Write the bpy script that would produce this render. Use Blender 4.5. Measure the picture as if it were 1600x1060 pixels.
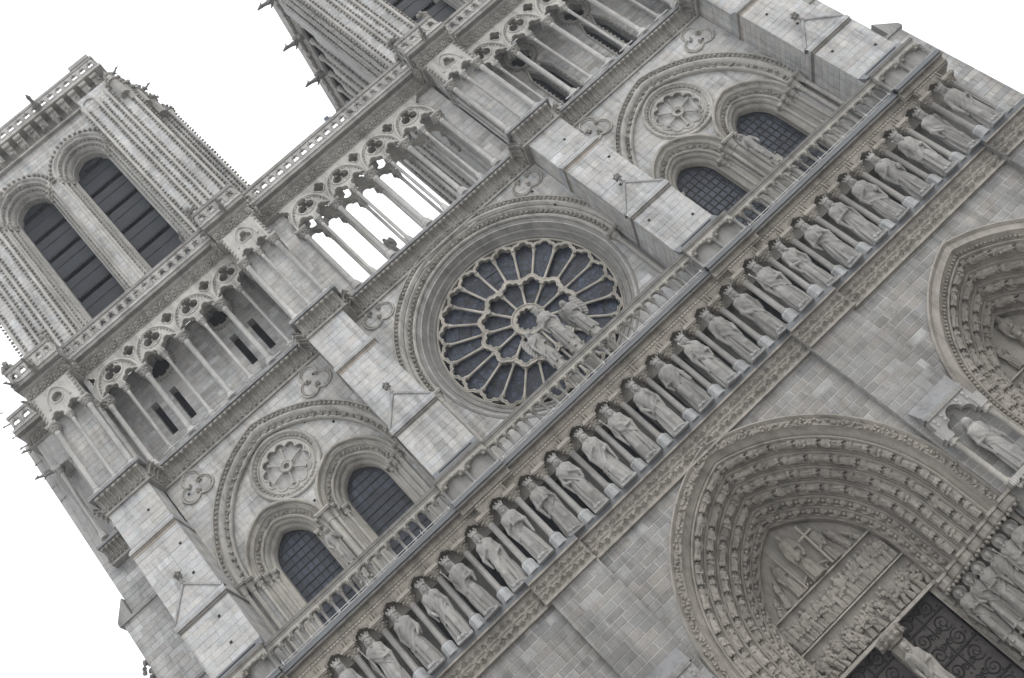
import bpy, math, random
import numpy as np
from mathutils import Vector
from mathutils.geometry import tessellate_polygon

for o in list(bpy.data.objects): bpy.data.objects.remove(o, do_unlink=True)
SC = bpy.context.scene
COL = SC.collection
R = math.radians
PI = math.pi

# ------------------------------------------------------------------ camera
YAW, PITCH, ROLL = 0.17708233, 0.53215618, -0.83402160
CAM = np.array([-9.1571, -43.318, 1.6]); FPX = 1720.0
cy_, sy_, cp_, sp_ = math.cos(YAW), math.sin(YAW), math.cos(PITCH), math.sin(PITCH)
_f = np.array([sy_*cp_, cy_*cp_, sp_]); _r = np.array([cy_, -sy_, 0.0]); _u = np.cross(_r, _f)
_R = math.cos(ROLL)*_r + math.sin(ROLL)*_u
_U = -math.sin(ROLL)*_r + math.cos(ROLL)*_u
cam = bpy.data.cameras.new('camera'); camo = bpy.data.objects.new('camera', cam); COL.objects.link(camo)
from mathutils import Matrix
camo.matrix_world = Matrix(((_R[0], _U[0], -_f[0], CAM[0]), (_R[1], _U[1], -_f[1], CAM[1]), (_R[2], _U[2], -_f[2], CAM[2]), (0, 0, 0, 1)))
cam.sensor_width = 36.0; cam.lens = FPX/1600.0*36.0
cam.clip_start = 0.5; cam.clip_end = 5000
SC.camera = camo
def pix(P):
    q = (np.atleast_2d(np.asarray(P, float)) - CAM)
    a, b, c = q@_R, q@_U, q@_f
    return np.stack([800+FPX*a/c, 530-FPX*b/c], 1)

# ------------------------------------------------------------------ sky, sun, exposure
w = bpy.data.worlds.new('World'); SC.world = w; w.use_nodes = True
nt = w.node_tree; nt.nodes.clear()
wo = nt.nodes.new('ShaderNodeOutputWorld'); bg = nt.nodes.new('ShaderNodeBackground')
sky = nt.nodes.new('ShaderNodeTexSky'); sky.sky_type = 'NISHITA'; sky.sun_disc = False
SUN_EL, SUN_AZ = R(52), R(150)          # azimuth clockwise from +y
sky.sun_elevation = SUN_EL; sky.sun_rotation = SUN_AZ; sky.dust_density = 6.0; sky.air_density = 1.0
mul = nt.nodes.new('ShaderNodeMix'); mul.data_type = 'RGBA'; mul.blend_type = 'MULTIPLY'; mul.inputs[0].default_value = 1
mul.inputs[7].default_value = (0.10, 0.10, 0.10, 1)
cl = nt.nodes.new('ShaderNodeMix'); cl.data_type = 'RGBA'; cl.inputs[0].default_value = 0.9
cl.inputs[7].default_value = (1.26, 1.28, 1.31, 1)    # an even layer of cloud over the whole sky
nt.links.new(sky.outputs[0], mul.inputs[6]); nt.links.new(mul.outputs[2], cl.inputs[6])
nt.links.new(cl.outputs[2], bg.inputs[0]); bg.inputs[1].default_value = 1.0
nt.links.new(bg.outputs[0], wo.inputs[0])
sl = bpy.data.lights.new('sun', 'SUN'); sl.energy = 0.9; sl.angle = R(25); sl.color = (1, 0.97, 0.93)
so = bpy.data.objects.new('sun', sl); COL.objects.link(so)
sd_ = Vector((math.sin(SUN_AZ)*math.cos(SUN_EL), math.cos(SUN_AZ)*math.cos(SUN_EL), math.sin(SUN_EL)))
so.rotation_euler = sd_.to_track_quat('Z', 'Y').to_euler(); so.location = (20, -60, 80)
SC.view_settings.view_transform = 'Standard'; SC.view_settings.look = 'None'
SC.view_settings.gamma = 1.0; SC.view_settings.exposure = 0.42; SC.view_settings.use_curve_mapping = False
SC.render.engine = 'CYCLES'
SC.cycles.max_bounces = 5; SC.cycles.diffuse_bounces = 4

# ------------------------------------------------------------------ materials
def new_mat(name):
    m = bpy.data.materials.new(name); m.use_nodes = True
    return m, m.node_tree.nodes, m.node_tree.links
def mixc(N, L, a, b, f, mode='MIX'):
    n = N.new('ShaderNodeMix'); n.data_type = 'RGBA'; n.blend_type = mode
    for k, v in ((0, f), (6, a), (7, b)):
        if hasattr(v, 'links'): L.new(v, n.inputs[k])
        else: n.inputs[k].default_value = v
    return n.outputs[2]
def noise(N, L, vec, scale, det=4, rough=0.6, dist=0):
    n = N.new('ShaderNodeTexNoise'); n.inputs['Scale'].default_value = scale; n.inputs['Detail'].default_value = det
    n.inputs['Roughness'].default_value = rough; n.inputs['Distortion'].default_value = dist
    L.new(vec, n.inputs['Vector']); return n.outputs[0]
def ramp(N, L, fac, stops):
    n = N.new('ShaderNodeValToRGB'); L.new(fac, n.inputs[0]); e = n.color_ramp.elements
    while len(e) < len(stops): e.new(0.5)
    for k, (p, c) in enumerate(stops):
        e[k].position = p; e[k].color = c if len(c) == 4 else (*c, 1)
    return n.outputs[0]
def g(v): return (v, v, v, 1)
def stone_material():
    m, N, L = new_mat('limestone'); b = N['Principled BSDF']
    at = N.new('ShaderNodeAttribute'); at.attribute_name = 'tint'
    geo = N.new('ShaderNodeNewGeometry'); pos = geo.outputs['Position']
    oi = N.new('ShaderNodeObjectInfo')
    mp = N.new('ShaderNodeMapping'); L.new(pos, mp.inputs[0]); mp.inputs['Scale'].default_value = (1.6, 1.6, 0.13)
    big = ramp(N, L, noise(N, L, pos, 0.35, 5, 0.65), [(0.3, g(0.84)), (0.72, g(1.14))])
    mid = ramp(N, L, noise(N, L, pos, 2.2, 6, 0.7), [(0.28, g(0.74)), (0.5, g(1.0)), (0.78, g(1.16))])
    fin = ramp(N, L, noise(N, L, pos, 15, 4, 0.75), [(0.3, g(0.82)), (0.7, g(1.13))])
    strk = ramp(N, L, noise(N, L, mp.outputs[0], 1.0, 6, 0.72, 0.3), [(0.36, g(0.66)), (0.52, g(1.0)), (0.8, g(1.09))])
    c = at.outputs['Color']
    for x, f in ((big, 1), (mid, 0.85), (fin, 0.75), (strk, 0.95)): c = mixc(N, L, c, x, f, 'MULTIPLY')
    rv = ramp(N, L, oi.outputs['Random'], [(0, g(0.93)), (1, g(1.06))])
    c = mixc(N, L, c, rv, 1.0, 'MULTIPLY')
    # lichen / warm patches and small dark pits
    warm = ramp(N, L, noise(N, L, pos, 1.1, 5, 0.7, 0.6), [(0.54, g(0)), (0.74, g(0.32))])
    c = mixc(N, L, c, (0.235, 0.205, 0.165, 1), warm)
    vo = N.new('ShaderNodeTexVoronoi'); vo.inputs['Scale'].default_value = 7.0; L.new(pos, vo.inputs['Vector'])
    pit = ramp(N, L, vo.outputs['Distance'], [(0.05, g(1)), (0.12, g(0))])
    pn = ramp(N, L, noise(N, L, pos, 0.9, 3), [(0.52, g(0)), (0.62, g(0.55))])
    pf = mixc(N, L, pit, pn, 1.0, 'MULTIPLY')
    c = mixc(N, L, c, (0.05, 0.046, 0.042, 1), pf)
    soot = ramp(N, L, noise(N, L, pos, 0.75, 9, 0.78, 0.8), [(0.56, g(0)), (0.70, g(0.42))])
    c = mixc(N, L, c, (0.12, 0.116, 0.112, 1), soot)
    L.new(c, b.inputs['Base Color']); b.inputs['Roughness'].default_value = 0.9
    b.inputs['Specular IOR Level'].default_value = 0.25
    bp_ = N.new('ShaderNodeBump'); bp_.inputs['Strength'].default_value = 0.45; bp_.inputs['Distance'].default_value = 0.03
    L.new(noise(N, L, pos, 11, 6, 0.75), bp_.inputs['Height']); L.new(bp_.outputs[0], b.inputs['Normal'])
    return m
def plain(name, col, rough=0.6, metal=0.0, nscale=2.0, var=0.3, spec=0.4, bump=0.0, streak=False):
    m, N, L = new_mat(name); b = N['Principled BSDF']
    geo = N.new('ShaderNodeNewGeometry'); vec = geo.outputs['Position']
    if streak:
        mp = N.new('ShaderNodeMapping'); L.new(vec, mp.inputs[0]); mp.inputs['Scale'].default_value = (0.4, 2, 4); vec = mp.outputs[0]
    n = noise(N, L, vec, nscale, 6, 0.7)
    f = ramp(N, L, n, [(0.25, g(1-var)), (0.75, g(1+var))])
    c = mixc(N, L, (*col, 1), f, 1.0, 'MULTIPLY'); L.new(c, b.inputs['Base Color'])
    b.inputs['Roughness'].default_value = rough; b.inputs['Metallic'].default_value = metal
    b.inputs['Specular IOR Level'].default_value = spec
    if bump:
        q = N.new('ShaderNodeBump'); q.inputs['Strength'].default_value = bump; q.inputs['Distance'].default_value = 0.02
        L.new(n, q.inputs['Height']); L.new(q.outputs[0], b.inputs['Normal'])
    return m
def glass_material(name, col, leads, scale):
    m, N, L = new_mat(name); b = N['Principled BSDF']
    geo = N.new('ShaderNodeNewGeometry'); pos = geo.outputs['Position']; oi = N.new('ShaderNodeObjectInfo')
    vo = N.new('ShaderNodeTexVoronoi'); vo.inputs['Scale'].default_value = scale; L.new(pos, vo.inputs['Vector'])
    c = mixc(N, L, (*[v*(0.35 if leads else 0.7) for v in col], 1), (*[v*(2.4 if leads else 1.35) for v in col], 1), vo.outputs['Color'])
    rv = ramp(N, L, oi.outputs['Random'], [(0, g(0.8)), (1, g(1.25))]); c = mixc(N, L, c, rv, 1.0, 'MULTIPLY')
    if leads:
        ve = N.new('ShaderNodeTexVoronoi'); ve.feature = 'DISTANCE_TO_EDGE'; ve.inputs['Scale'].default_value = scale; L.new(pos, ve.inputs['Vector'])
        e = ramp(N, L, ve.outputs['Distance'], [(0.03, g(0.12)), (0.09, g(1.2))]); c = mixc(N, L, c, e, 1.0, 'MULTIPLY')
    dust = ramp(N, L, noise(N, L, pos, 3.0, 6, 0.8), [(0.55, g(0)), (0.8, g(0.16))])
    c = mixc(N, L, c, (0.13, 0.14, 0.15, 1), dust)
    L.new(c, b.inputs['Base Color']); b.inputs['Roughness'].default_value = 0.45; b.inputs['Specular IOR Level'].default_value = 0.3
    q = N.new('ShaderNodeBump'); q.inputs['Strength'].default_value = 0.25; q.inputs['Distance'].default_value = 0.03
    L.new(vo.outputs['Distance'], q.inputs['Height']); L.new(q.outputs[0], b.inputs['Normal'])
    return m
STONE = stone_material()
LEAD = plain('lead_sheet', (0.125, 0.133, 0.142), 0.55, 0.0, 1.3, 0.35, 0.4, 0.3, True)
SLATE = plain('slate_louvre', (0.014, 0.018, 0.026), 0.6, 0.0, 1.5, 0.5, 0.3, 0.3)
GLASS = glass_material('window_glass', (0.032, 0.040, 0.056), False, 1.2)
RGLASS = glass_material('stained_glass', (0.011, 0.016, 0.028), True, 4.0)
IRON = plain('black_iron', (0.018, 0.017, 0.017), 0.5, 0.2, 4, 0.4)
DOORW = plain('oak_door', (0.070, 0.062, 0.060), 0.65, 0.0, 3, 0.4, 0.3, 0.4)
STEEL = plain('galvanised_steel', (0.42, 0.43, 0.44), 0.45, 0.3, 6, 0.2)
NET = plain('safety_wire', (0.16, 0.17, 0.18), 0.5, 0.3, 6, 0.2)
LAMPM = plain('floodlight_casing', (0.55, 0.68, 0.85), 0.3, 0.0, 6, 0.1)
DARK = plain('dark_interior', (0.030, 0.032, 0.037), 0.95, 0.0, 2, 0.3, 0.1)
PAVE = plain('paving', (0.30, 0.29, 0.275), 0.85, 0.0, 0.6, 0.35, 0.3, 0.3)
# stone colours of the different zones of the front
T_LIGHT = (0.445, 0.445, 0.440); T_MID = (0.425, 0.422, 0.413); T_WARM = (0.258, 0.253, 0.243)
T_BROWN = (0.305, 0.284, 0.255); T_DARK = (0.245, 0.238, 0.225); T_KING = (0.300, 0.293, 0.281)

# ------------------------------------------------------------------ object helpers
def link(o, parent=None):
    COL.objects.link(o)
    if parent is not None: o.parent = parent
    return o
def empty(name, loc=(0, 0, 0), parent=None):
    o = bpy.data.objects.new(name, None); o.location = loc; o.empty_display_size = 0.5
    return link(o, parent)
def tag(o, label=None, cat=None, group=None, kind=None):
    if label: o['label'] = label
    if cat: o['category'] = cat
    if group: o['group'] = group
    if kind: o['kind'] = kind
    return o
def inst(me, name, parent, loc=(0, 0, 0), rot=(0, 0, 0), sc=(1, 1, 1)):
    o = bpy.data.objects.new(name, me); o.location = loc; o.rotation_euler = rot; o.scale = sc
    return link(o, parent)
class MB:
    def __init__(s, tint=T_MID): s.v = []; s.f = []; s.t = []; s.n = 0; s.tint = tint
    def add(s, v, f, tint=None):
        v = np.asarray(v, float).reshape(-1, 3); s.v.append(v); n = s.n
        s.f.extend([tuple(i+n for i in q) for q in f]); s.n += len(v)
        s.t.append(np.tile(np.array(tint or s.tint, float), (len(v), 1)))
        return s
    def mesh(s, name, mat=None, smooth=False, angle=None):
        V = np.concatenate(s.v) if s.v else np.zeros((0, 3))
        me = bpy.data.meshes.new(name); me.from_pydata(V.tolist(), [], s.f)
        me.materials.append(mat or STONE)
        if len(V):
            a = me.color_attributes.new('tint', 'FLOAT_COLOR', 'POINT')
            T = np.ones((len(V), 4), np.float32); T[:, :3] = np.concatenate(s.t); a.data.foreach_set('color', T.ravel())
        if smooth or angle:
            me.shade_smooth() if hasattr(me, 'shade_smooth') else me.polygons.foreach_set('use_smooth', [True]*len(me.polygons))
            if angle and hasattr(me, 'set_sharp_from_angle'): me.set_sharp_from_angle(angle=angle)
        me.update(); return me
    def build(s, name, mat=None, parent=None, smooth=False, angle=None, loc=(0, 0, 0), kind=None):
        o = inst(s.mesh(name, mat, smooth, angle), name, parent, loc)
        if kind: o['kind'] = kind
        return o
    # ---- shapes
    def box(s, x0, x1, y0, y1, z0, z1, tint=None):
        v = [(x, y, z) for x in (x0, x1) for y in (y0, y1) for z in (z0, z1)]
        return s.add(v, [(0, 1, 3, 2), (4, 6, 7, 5), (0, 4, 5, 1), (2, 3, 7, 6), (0, 2, 6, 4), (1, 5, 7, 3)], tint)
    def prism(s, poly, y0, y1, holes=(), tint=None, back=True):
        loops = [list(poly)]+[list(h) for h in holes]
        flat = [p for l in loops for p in l]; n = len(flat)
        tr = tessellate_polygon([[Vector((p[0], p[1], 0)) for p in l] for l in loops])
        V = [(p[0], y0, p[1]) for p in flat]+[(p[0], y1, p[1]) for p in flat]
        F = [tuple(t) for t in tr]+([tuple(n+i for i in reversed(t)) for t in tr] if back else [])
        k = 0
        for l in loops:
            m = len(l)
            for i in range(m): F.append((k+i, k+(i+1) % m, n+k+(i+1) % m, n+k+i))
            k += m
        return s.add(V, F, tint)
    def grid(s, rows, closed=False, tint=None):
        nr, nc = len(rows), len(rows[0]); V = np.asarray(rows, float).reshape(-1, 3); F = []
        for i in range(nr-1):
            for j in range(nc if closed else nc-1):
                j2 = (j+1) % nc; F.append((i*nc+j, i*nc+j2, (i+1)*nc+j2, (i+1)*nc+j))
        return s.add(V, F, tint)
    def lathe(s, prof, c=(0, 0, 0), n=12, tint=None, sq=False):
        rows = []
        for r, z in prof:
            ring = []
            for k in range(n):
                a = 2*PI*(k+0.5)/n; q = r
                if sq: q = r/max(abs(math.cos(a)), abs(math.sin(a)))
                ring.append((c[0]+q*math.cos(a), c[1]+q*math.sin(a), c[2]+z))
            rows.append(ring)
        s.grid(rows, True, tint)
        V = rows[-1]; s.add(V, [tuple(range(n))], tint); s.add(rows[0], [tuple(range(n-1, -1, -1))], tint)
        return s
    def tube(s, pts, r, n=6, tint=None, closed=False, cap=True):
        P = np.asarray(pts, float); m = len(P); rows = []
        rr = np.full(m, r) if np.isscalar(r) else np.asarray(r, float)
        for i in range(m):
            if closed: d = P[(i+1) % m]-P[i-1]
            else: d = P[min(i+1, m-1)]-P[max(i-1, 0)]
            d = d/(np.linalg.norm(d)+1e-9)
            h = np.array([0, 1.0, 0]) if abs(d[1]) < 0.9 else np.array([1.0, 0, 0])
            a = np.cross(d, h); a /= np.linalg.norm(a); b = np.cross(d, a)
            rows.append([P[i]+rr[i]*(math.cos(2*PI*k/n)*a+math.sin(2*PI*k/n)*b) for k in range(n)])
        if closed: rows.append(rows[0])
        s.grid(rows, True, tint)
        if cap and not closed: s.add(rows[0], [tuple(range(n))], tint); s.add(rows[-1], [tuple(range(n-1, -1, -1))], tint)
        return s
    def arch(s, cx, zs, c, z0, prof, n=22, tint=None, y=0.0):
        """profile [(r, y)] swept along a pointed arch (centres c off the axis) with straight legs down to z0"""
        rows = []
        for r, yy in prof:
            row = []
            left = [(-(r-c), z0)] if z0 < zs-1e-3 else []
            ae = math.acos(min(1, c/r)) if r > c else 0
            for i in range(n+1):
                t = ae*i/n; left.append((c-r*math.cos(t), zs+r*math.sin(t)))
            pts = left+[(-x, z) for x, z in reversed(left[:-1])] if c > 1e-6 else left+[(-x, z) for x, z in reversed(left[:-1])]
            rows.append([(cx+x, y+yy, z) for x, z in pts])
        return s.grid(rows, False, tint)
    def ring(s, cx, cz, prof, n=72, tint=None, a0=0.0, a1=2*PI):
        full = abs(a1-a0-2*PI) < 1e-6
        rows = [[(cx+r*math.cos(a0+(a1-a0)*k/n), y, cz+r*math.sin(a0+(a1-a0)*k/n)) for k in range(n if full else n+1)] for r, y in prof]
        return s.grid(rows, full, tint)
    def blob(s, c, r, rnd, tint=None, sc=(1, 1, 1)):
        V = ICO*np.array(sc)*r*(1+np.array([[rnd.uniform(-0.28, 0.28)] for _ in range(len(ICO))]))+np.array(c)
        return s.add(V, ICOF, tint)
def ico():
    t = (1+5**0.5)/2
    V = np.array([(-1, t, 0), (1, t, 0), (-1, -t, 0), (1, -t, 0), (0, -1, t), (0, 1, t), (0, -1, -t), (0, 1, -t), (t, 0, -1), (t, 0, 1), (-t, 0, -1), (-t, 0, 1)], float)
    V /= np.linalg.norm(V[0])
    F = [(0, 11, 5), (0, 5, 1), (0, 1, 7), (0, 7, 10), (0, 10, 11), (1, 5, 9), (5, 11, 4), (11, 10, 2), (10, 7, 6), (7, 1, 8), (3, 9, 4), (3, 4, 2), (3, 2, 6), (3, 6, 8), (3, 8, 9), (4, 9, 5), (2, 4, 11), (6, 2, 10), (8, 6, 7), (9, 8, 1)]
    return V, F
ICO, ICOF = ico()
def arch_pts(cx, zs, c, r, z0, n=20):
    L_ = [(-(r-c), z0)] if z0 < zs-1e-3 else []
    ae = math.acos(c/r)
    L_ += [(c-r*math.cos(ae*i/n), zs+r*math.sin(ae*i/n)) for i in range(n+1)]
    return [(cx+x, z) for x, z in L_+[(-x, z) for x, z in reversed(L_[:-1])]]
def hw(zs, c, r):
    """half width of an arch opening at height z"""
    def f(z):
        if z <= zs: return r-c
        q = r*r-(z-zs)**2
        return math.sqrt(q)-c if q > c*c else None
    return f
def lobes(circles, o=(0, 0), a0=0.0, a1=2*PI, n=48, closed=True):
    """outline of a union of circles seen from a point inside it: foils"""
    out = []
    for k in range(n if closed else n+1):
        a = a0+(a1-a0)*k/n; d = (math.cos(a), math.sin(a)); best = 0.01
        for (x, z, r) in circles:
            px, pz = x-o[0], z-o[1]; b = px*d[0]+pz*d[1]; q = b*b-(px*px+pz*pz-r*r)
            if q >= 0: best = max(best, b+math.sqrt(q))
        out.append((o[0]+best*d[0], o[1]+best*d[1]))
    return out
def foil(cx, cz, n, ro, rl, rot=PI/2, pts=48):
    return lobes([(cx+ro*math.cos(rot+2*PI*k/n), cz+ro*math.sin(rot+2*PI*k/n), rl) for k in range(n)], (cx, cz), n=pts)
def along(pts, step, off=0.0):
    P = np.asarray(pts, float); d = np.linalg.norm(np.diff(P, axis=0), axis=1); L_ = np.concatenate([[0], np.cumsum(d)])
    n = max(1, int(round((L_[-1]-2*off)/step))); out = []
    for t in np.linspace(off, L_[-1]-off, n+1):
        i = min(len(d)-1, int(np.searchsorted(L_, t, side='right')-1)); q = (t-L_[i])/max(d[i], 1e-9)
        out.append((P[i]+(P[i+1]-P[i])*q, (P[i+1]-P[i])/max(d[i], 1e-9)))
    return out

# ------------------------------------------------------------------ carved figures: distance fields turned into one continuous surface
def surface(F, org, h):
    s = F < 0
    nx, ny, nz = F.shape
    cnt = np.zeros((nx-1, ny-1, nz-1)); acc = np.zeros((nx-1, ny-1, nz-1, 3))
    cor = [(i, j, k) for i in (0, 1) for j in (0, 1) for k in (0, 1)]
    sl_ = lambda c: (slice(c[0], nx-1+c[0]), slice(c[1], ny-1+c[1]), slice(c[2], nz-1+c[2]))
    for a in cor:
        for ax in range(3):
            if a[ax]: continue
            b = list(a); b[ax] = 1; A, B = F[sl_(a)], F[sl_(tuple(b))]
            m = (A < 0) != (B < 0); t = np.where(m, A/np.where(m, A-B, 1), 0)
            cnt += m
            for q in range(3): acc[..., q] += m*(a[q]+(t if q == ax else 0))
    act = cnt > 0; idx = np.full(act.shape, -1); idx[act] = np.arange(act.sum())
    ii = np.argwhere(act); V = (ii+acc[act]/cnt[act][:, None])*h+np.array(org)
    Q = []
    for ax in range(3):
        lo = [slice(1, n-1) for n in F.shape]; lo[ax] = slice(0, F.shape[ax]-1)
        hi = list(lo); hi[ax] = slice(1, F.shape[ax])
        A, B = s[tuple(lo)], s[tuple(hi)]; e = np.argwhere(A != B)
        if not len(e): continue
        flip = A[A != B]
        st = np.array([1, 1, 1]); st[ax] = 0; e = e+st
        u, v = [(1, 2), (2, 0), (0, 1)][ax]
        def cell(du, dv):
            q = e.copy(); q[:, u] -= du; q[:, v] -= dv; return idx[q[:, 0], q[:, 1], q[:, 2]]
        c = np.stack([cell(1, 1), cell(0, 1), cell(0, 0), cell(1, 0)], 1)
        c[~flip] = c[~flip][:, ::-1]; Q.append(c)
    return V, np.concatenate(Q).tolist()
def capsule(P, a, b, ra, rb):
    a, b = np.array(a, float), np.array(b, float); d = b-a
    t = np.clip(((P-a)@d)/(d@d+1e-9), 0, 1)
    return np.linalg.norm(P-a-t[..., None]*d, axis=-1)-(ra+(rb-ra)*t)
def ellip(P, c, r):
    q = P-np.array(c); r = np.array(r); k0 = np.linalg.norm(q/r, axis=-1); k1 = np.linalg.norm(q/r**2, axis=-1)+1e-6
    return k0*(k0-1)/k1
def smin(a, b, k=0.05):
    h = np.clip(0.5+0.5*(b-a)/k, 0, 1); return b+(a-b)*h-k*h*(1-h)
def figure_mesh(name, seed, pose='book', h=0.028, beard=True, crown=False, halo=False, wings=False, nude=False, veil=False, tint=T_KING, scale=1.0, seat=False):
    """standing draped figure about 3 m tall facing -y, feet at z=0"""
    rnd = random.Random(seed)
    X = np.arange(-0.95 if wings else -0.72, 0.96 if wings else 0.73, h); Y = np.arange(-0.62, 0.52, h); Z = np.arange(-0.06, 3.22, h)
    G = np.stack(np.meshgrid(X, Y, Z, indexing='ij'), -1); x, y, z = G[..., 0], G[..., 1], G[..., 2]
    sw = rnd.uniform(-0.07, 0.07); lean = sw*np.sin(np.clip(z, 0, 2.4)/2.4*PI)       # hip sway
    xs = x-lean
    zz = [0.0, 0.55, 1.15, 1.62, 1.95, 2.2, 2.38, 2.5, 2.6]
    f = rnd.uniform(0.94, 1.06)
    rx = np.interp(z, zz, [0.355*f, 0.345*f, 0.325, 0.268, 0.305, 0.355, 0.345, 0.20, 0.115])
    ry = np.interp(z, zz, [0.29*f, 0.27*f, 0.25, 0.21, 0.235, 0.235, 0.20, 0.145, 0.105])
    if nude:
        rx *= np.interp(z, [0, 1.4, 1.7, 2.6], [0.62, 0.78, 0.85, 0.9]); ry *= np.interp(z, [0, 1.4, 2.6], [0.66, 0.8, 0.85])
    th = np.arctan2(xs/rx, -y/ry)
    n1, n2 = rnd.choice((8, 9, 10, 11)), rnd.choice((15, 17, 19)); p1, p2, tw = rnd.uniform(0, 6), rnd.uniform(0, 6), rnd.uniform(-0.7, 0.7)
    A = np.interp(z, [0, 0.9, 1.55, 1.7, 2.3, 2.6], [0.062, 0.050, 0.022, 0.006, 0.012, 0.0])*(0.2 if nude else 1)
    fold = A*(np.abs(np.cos(0.5*n1*(th+tw*z*0.35)+p1))**0.7*1.9-0.9+0.35*np.cos(n2*th+p2+1.6*z))
    rho = np.sqrt((xs/rx)**2+(y/ry)**2)
    d = (rho-1)*np.minimum(rx, ry)*0.9-fold
    d = np.maximum(d, np.maximum(-z, z-2.62))
    # belt
    if not nude:
        d = np.minimum(d, np.maximum((rho-1)*np.minimum(rx, ry)*0.9-0.012, np.abs(z-1.66)-0.035))
    # mantle thrown diagonally across the body
    sg = rnd.choice((-1, 1)); slope = rnd.uniform(0.6, 1.2); z0 = rnd.uniform(1.15, 1.6)
    if not nude:
        fm = 0.019*np.cos(rnd.uniform(26, 34)*(z-slope*sg*xs*1.1)*0.75+p2+1.5*np.sin(4*xs+2*z))*np.interp(z, [0.3, 1.0, 1.9, 2.2], [0.5, 1, 0.5, 0.1])
        dm = (rho-1)*np.minimum(rx, ry)*0.9-0.045-fm
        reg = np.maximum((z0+slope*sg*xs-z)*0.7, z-2.5)
        back = np.maximum(2.2-np.abs(th), 0)*0.25
        cloak = np.maximum((rho-1)*np.minimum(rx, ry)*0.9-0.07-0.8*fold, np.maximum(back, np.maximum(0.18-z, z-2.45)))
        d = smin(d, np.maximum(dm, reg), 0.02); d = smin(d, cloak, 0.03)
    # legs pressing through the cloth
    kx = rnd.choice((-1, 1))
    d = smin(d, capsule(G, (0.13*kx, -0.14, 1.25), (0.14*kx, -0.25, 0.72), 0.15, 0.12), 0.09)
    d = smin(d, capsule(G, (0.14*kx, -0.25, 0.72), (0.16*kx, -0.22, 0.1), 0.12, 0.08), 0.09)
    # shoulders, arms
    d = smin(d, capsule(G, (-0.27, 0, 2.31), (0.27, 0, 2.31), 0.115, 0.115), 0.07)
    hands = {'book': ((-0.16, -0.36, 1.95), (0.17, -0.36, 1.82)), 'sceptre': ((-0.34, -0.34, 2.02), (0.16, -0.34, 1.72)),
             'belt': ((-0.10, -0.34, 1.98), (0.24, -0.31, 1.62)), 'mantle': ((-0.24, -0.30, 2.16), (0.30, -0.32, 1.45)),
             'bless': ((-0.30, -0.40, 2.28), (0.14, -0.36, 1.78)), 'down': ((-0.47, -0.16, 1.32), (0.30, -0.33, 1.75)), 'nude': ((-0.30, -0.28, 1.42), (0.12, -0.33, 2.12))}[pose]
    mir = rnd.choice((-1, 1)) if pose not in ('sceptre', 'bless') else 1
    arms = None
    for k, sd in enumerate((-1, 1)):
        hd = np.array(hands[k]); hd = hd*np.array([1, 1, 1])
        if mir < 0:
            hd = np.array(hands[1-k])*np.array([-1, 1, 1])
        el = np.array([sd*0.43, -0.02, 1.80]); sh = np.array([sd*0.31, 0, 2.28])
        if abs(hd[2]-1.32) < 0.05: el = np.array([sd*0.44, 0.0, 1.78])
        up = smin(capsule(G, sh, el, 0.115, 0.095), capsule(G, el, hd, 0.095, 0.058), 0.04)
        if not nude:
            hang = capsule(G, el+np.array([0, -0.02, 0]), el+np.array([-0.05*sd, -0.06, -rnd.uniform(0.35, 0.85)]), 0.105, 0.045)
            up = smin(up, hang, 0.05)
        dirv = hd-el; dirv /= np.linalg.norm(dirv)
        palm = ellip(G, hd+dirv*0.05, (0.062, 0.055, 0.062)); fg = palm
        for q in range(4):
            o = np.array([0.0, 0.0, (q-1.5)*0.034]); b0 = hd+dirv*0.085+o
            fg = np.minimum(fg, capsule(G, b0, b0+dirv*(0.085-0.012*abs(q-1.2))+np.array([0, 0.03, -0.01]), 0.019, 0.015))
        fg = np.minimum(fg, capsule(G, hd+dirv*0.03+np.array([0, -0.03, 0.04]), hd+dirv*0.09+np.array([0, -0.05, 0.07]), 0.021, 0.016))
        up = smin(up, fg, 0.02)
        arms = up if arms is None else np.minimum(arms, up)
    d = smin(d, arms, 0.012)
    if pose == 'book':
        q = G-np.array([0.02, -0.385, 1.95]); d = np.minimum(d, np.max(np.abs(q)-np.array([0.13, 0.035, 0.17]), axis=-1))
    if pose in ('sceptre',):
        d = np.minimum(d, capsule(G, (-0.30, -0.40, 1.55), (-0.46, -0.30, 2.62), 0.028, 0.03)); d = np.minimum(d, ellip(G, (-0.47, -0.295, 2.66), (0.06, 0.06, 0.08)))
    if pose == 'down':
        d = np.minimum(d, capsule(G, (0.32, -0.38, 1.9), (0.42, -0.30, 0.3), 0.026, 0.026))
    # head
    tx, ty = rnd.uniform(-0.05, 0.05), rnd.uniform(-0.05, 0.0); hc = np.array([tx+0.4*sw, -0.07+ty, 2.72])
    hd = smin(ellip(G, hc, (0.155, 0.18, 0.215)), capsule(G, (0, 0, 2.42), hc-np.array([0, -0.02, 0.1]), 0.115, 0.105), 0.04)
    hd = smin(hd, capsule(G, hc+np.array([0, -0.165, 0.03]), hc+np.array([0, -0.205, -0.035]), 0.018, 0.03), 0.02)       # nose
    hd = smin(hd, capsule(G, hc+np.array([-0.08, -0.155, 0.055]), hc+np.array([0.08, -0.155, 0.055]), 0.022, 0.022), 0.02) # brow
    for sd in (-1, 1):
        hd = np.maximum(hd, -ellip(G, hc+np.array([sd*0.062, -0.185, 0.015]), (0.036, 0.035, 0.022)))
        hd = np.minimum(hd, ellip(G, hc+np.array([sd*0.062, -0.155, 0.012]), (0.026, 0.02, 0.016)))
        hd = np.minimum(hd, ellip(G, hc+np.array([sd*0.158, 0.0, 0.0]), (0.025, 0.04, 0.055)))                              # ears
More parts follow.
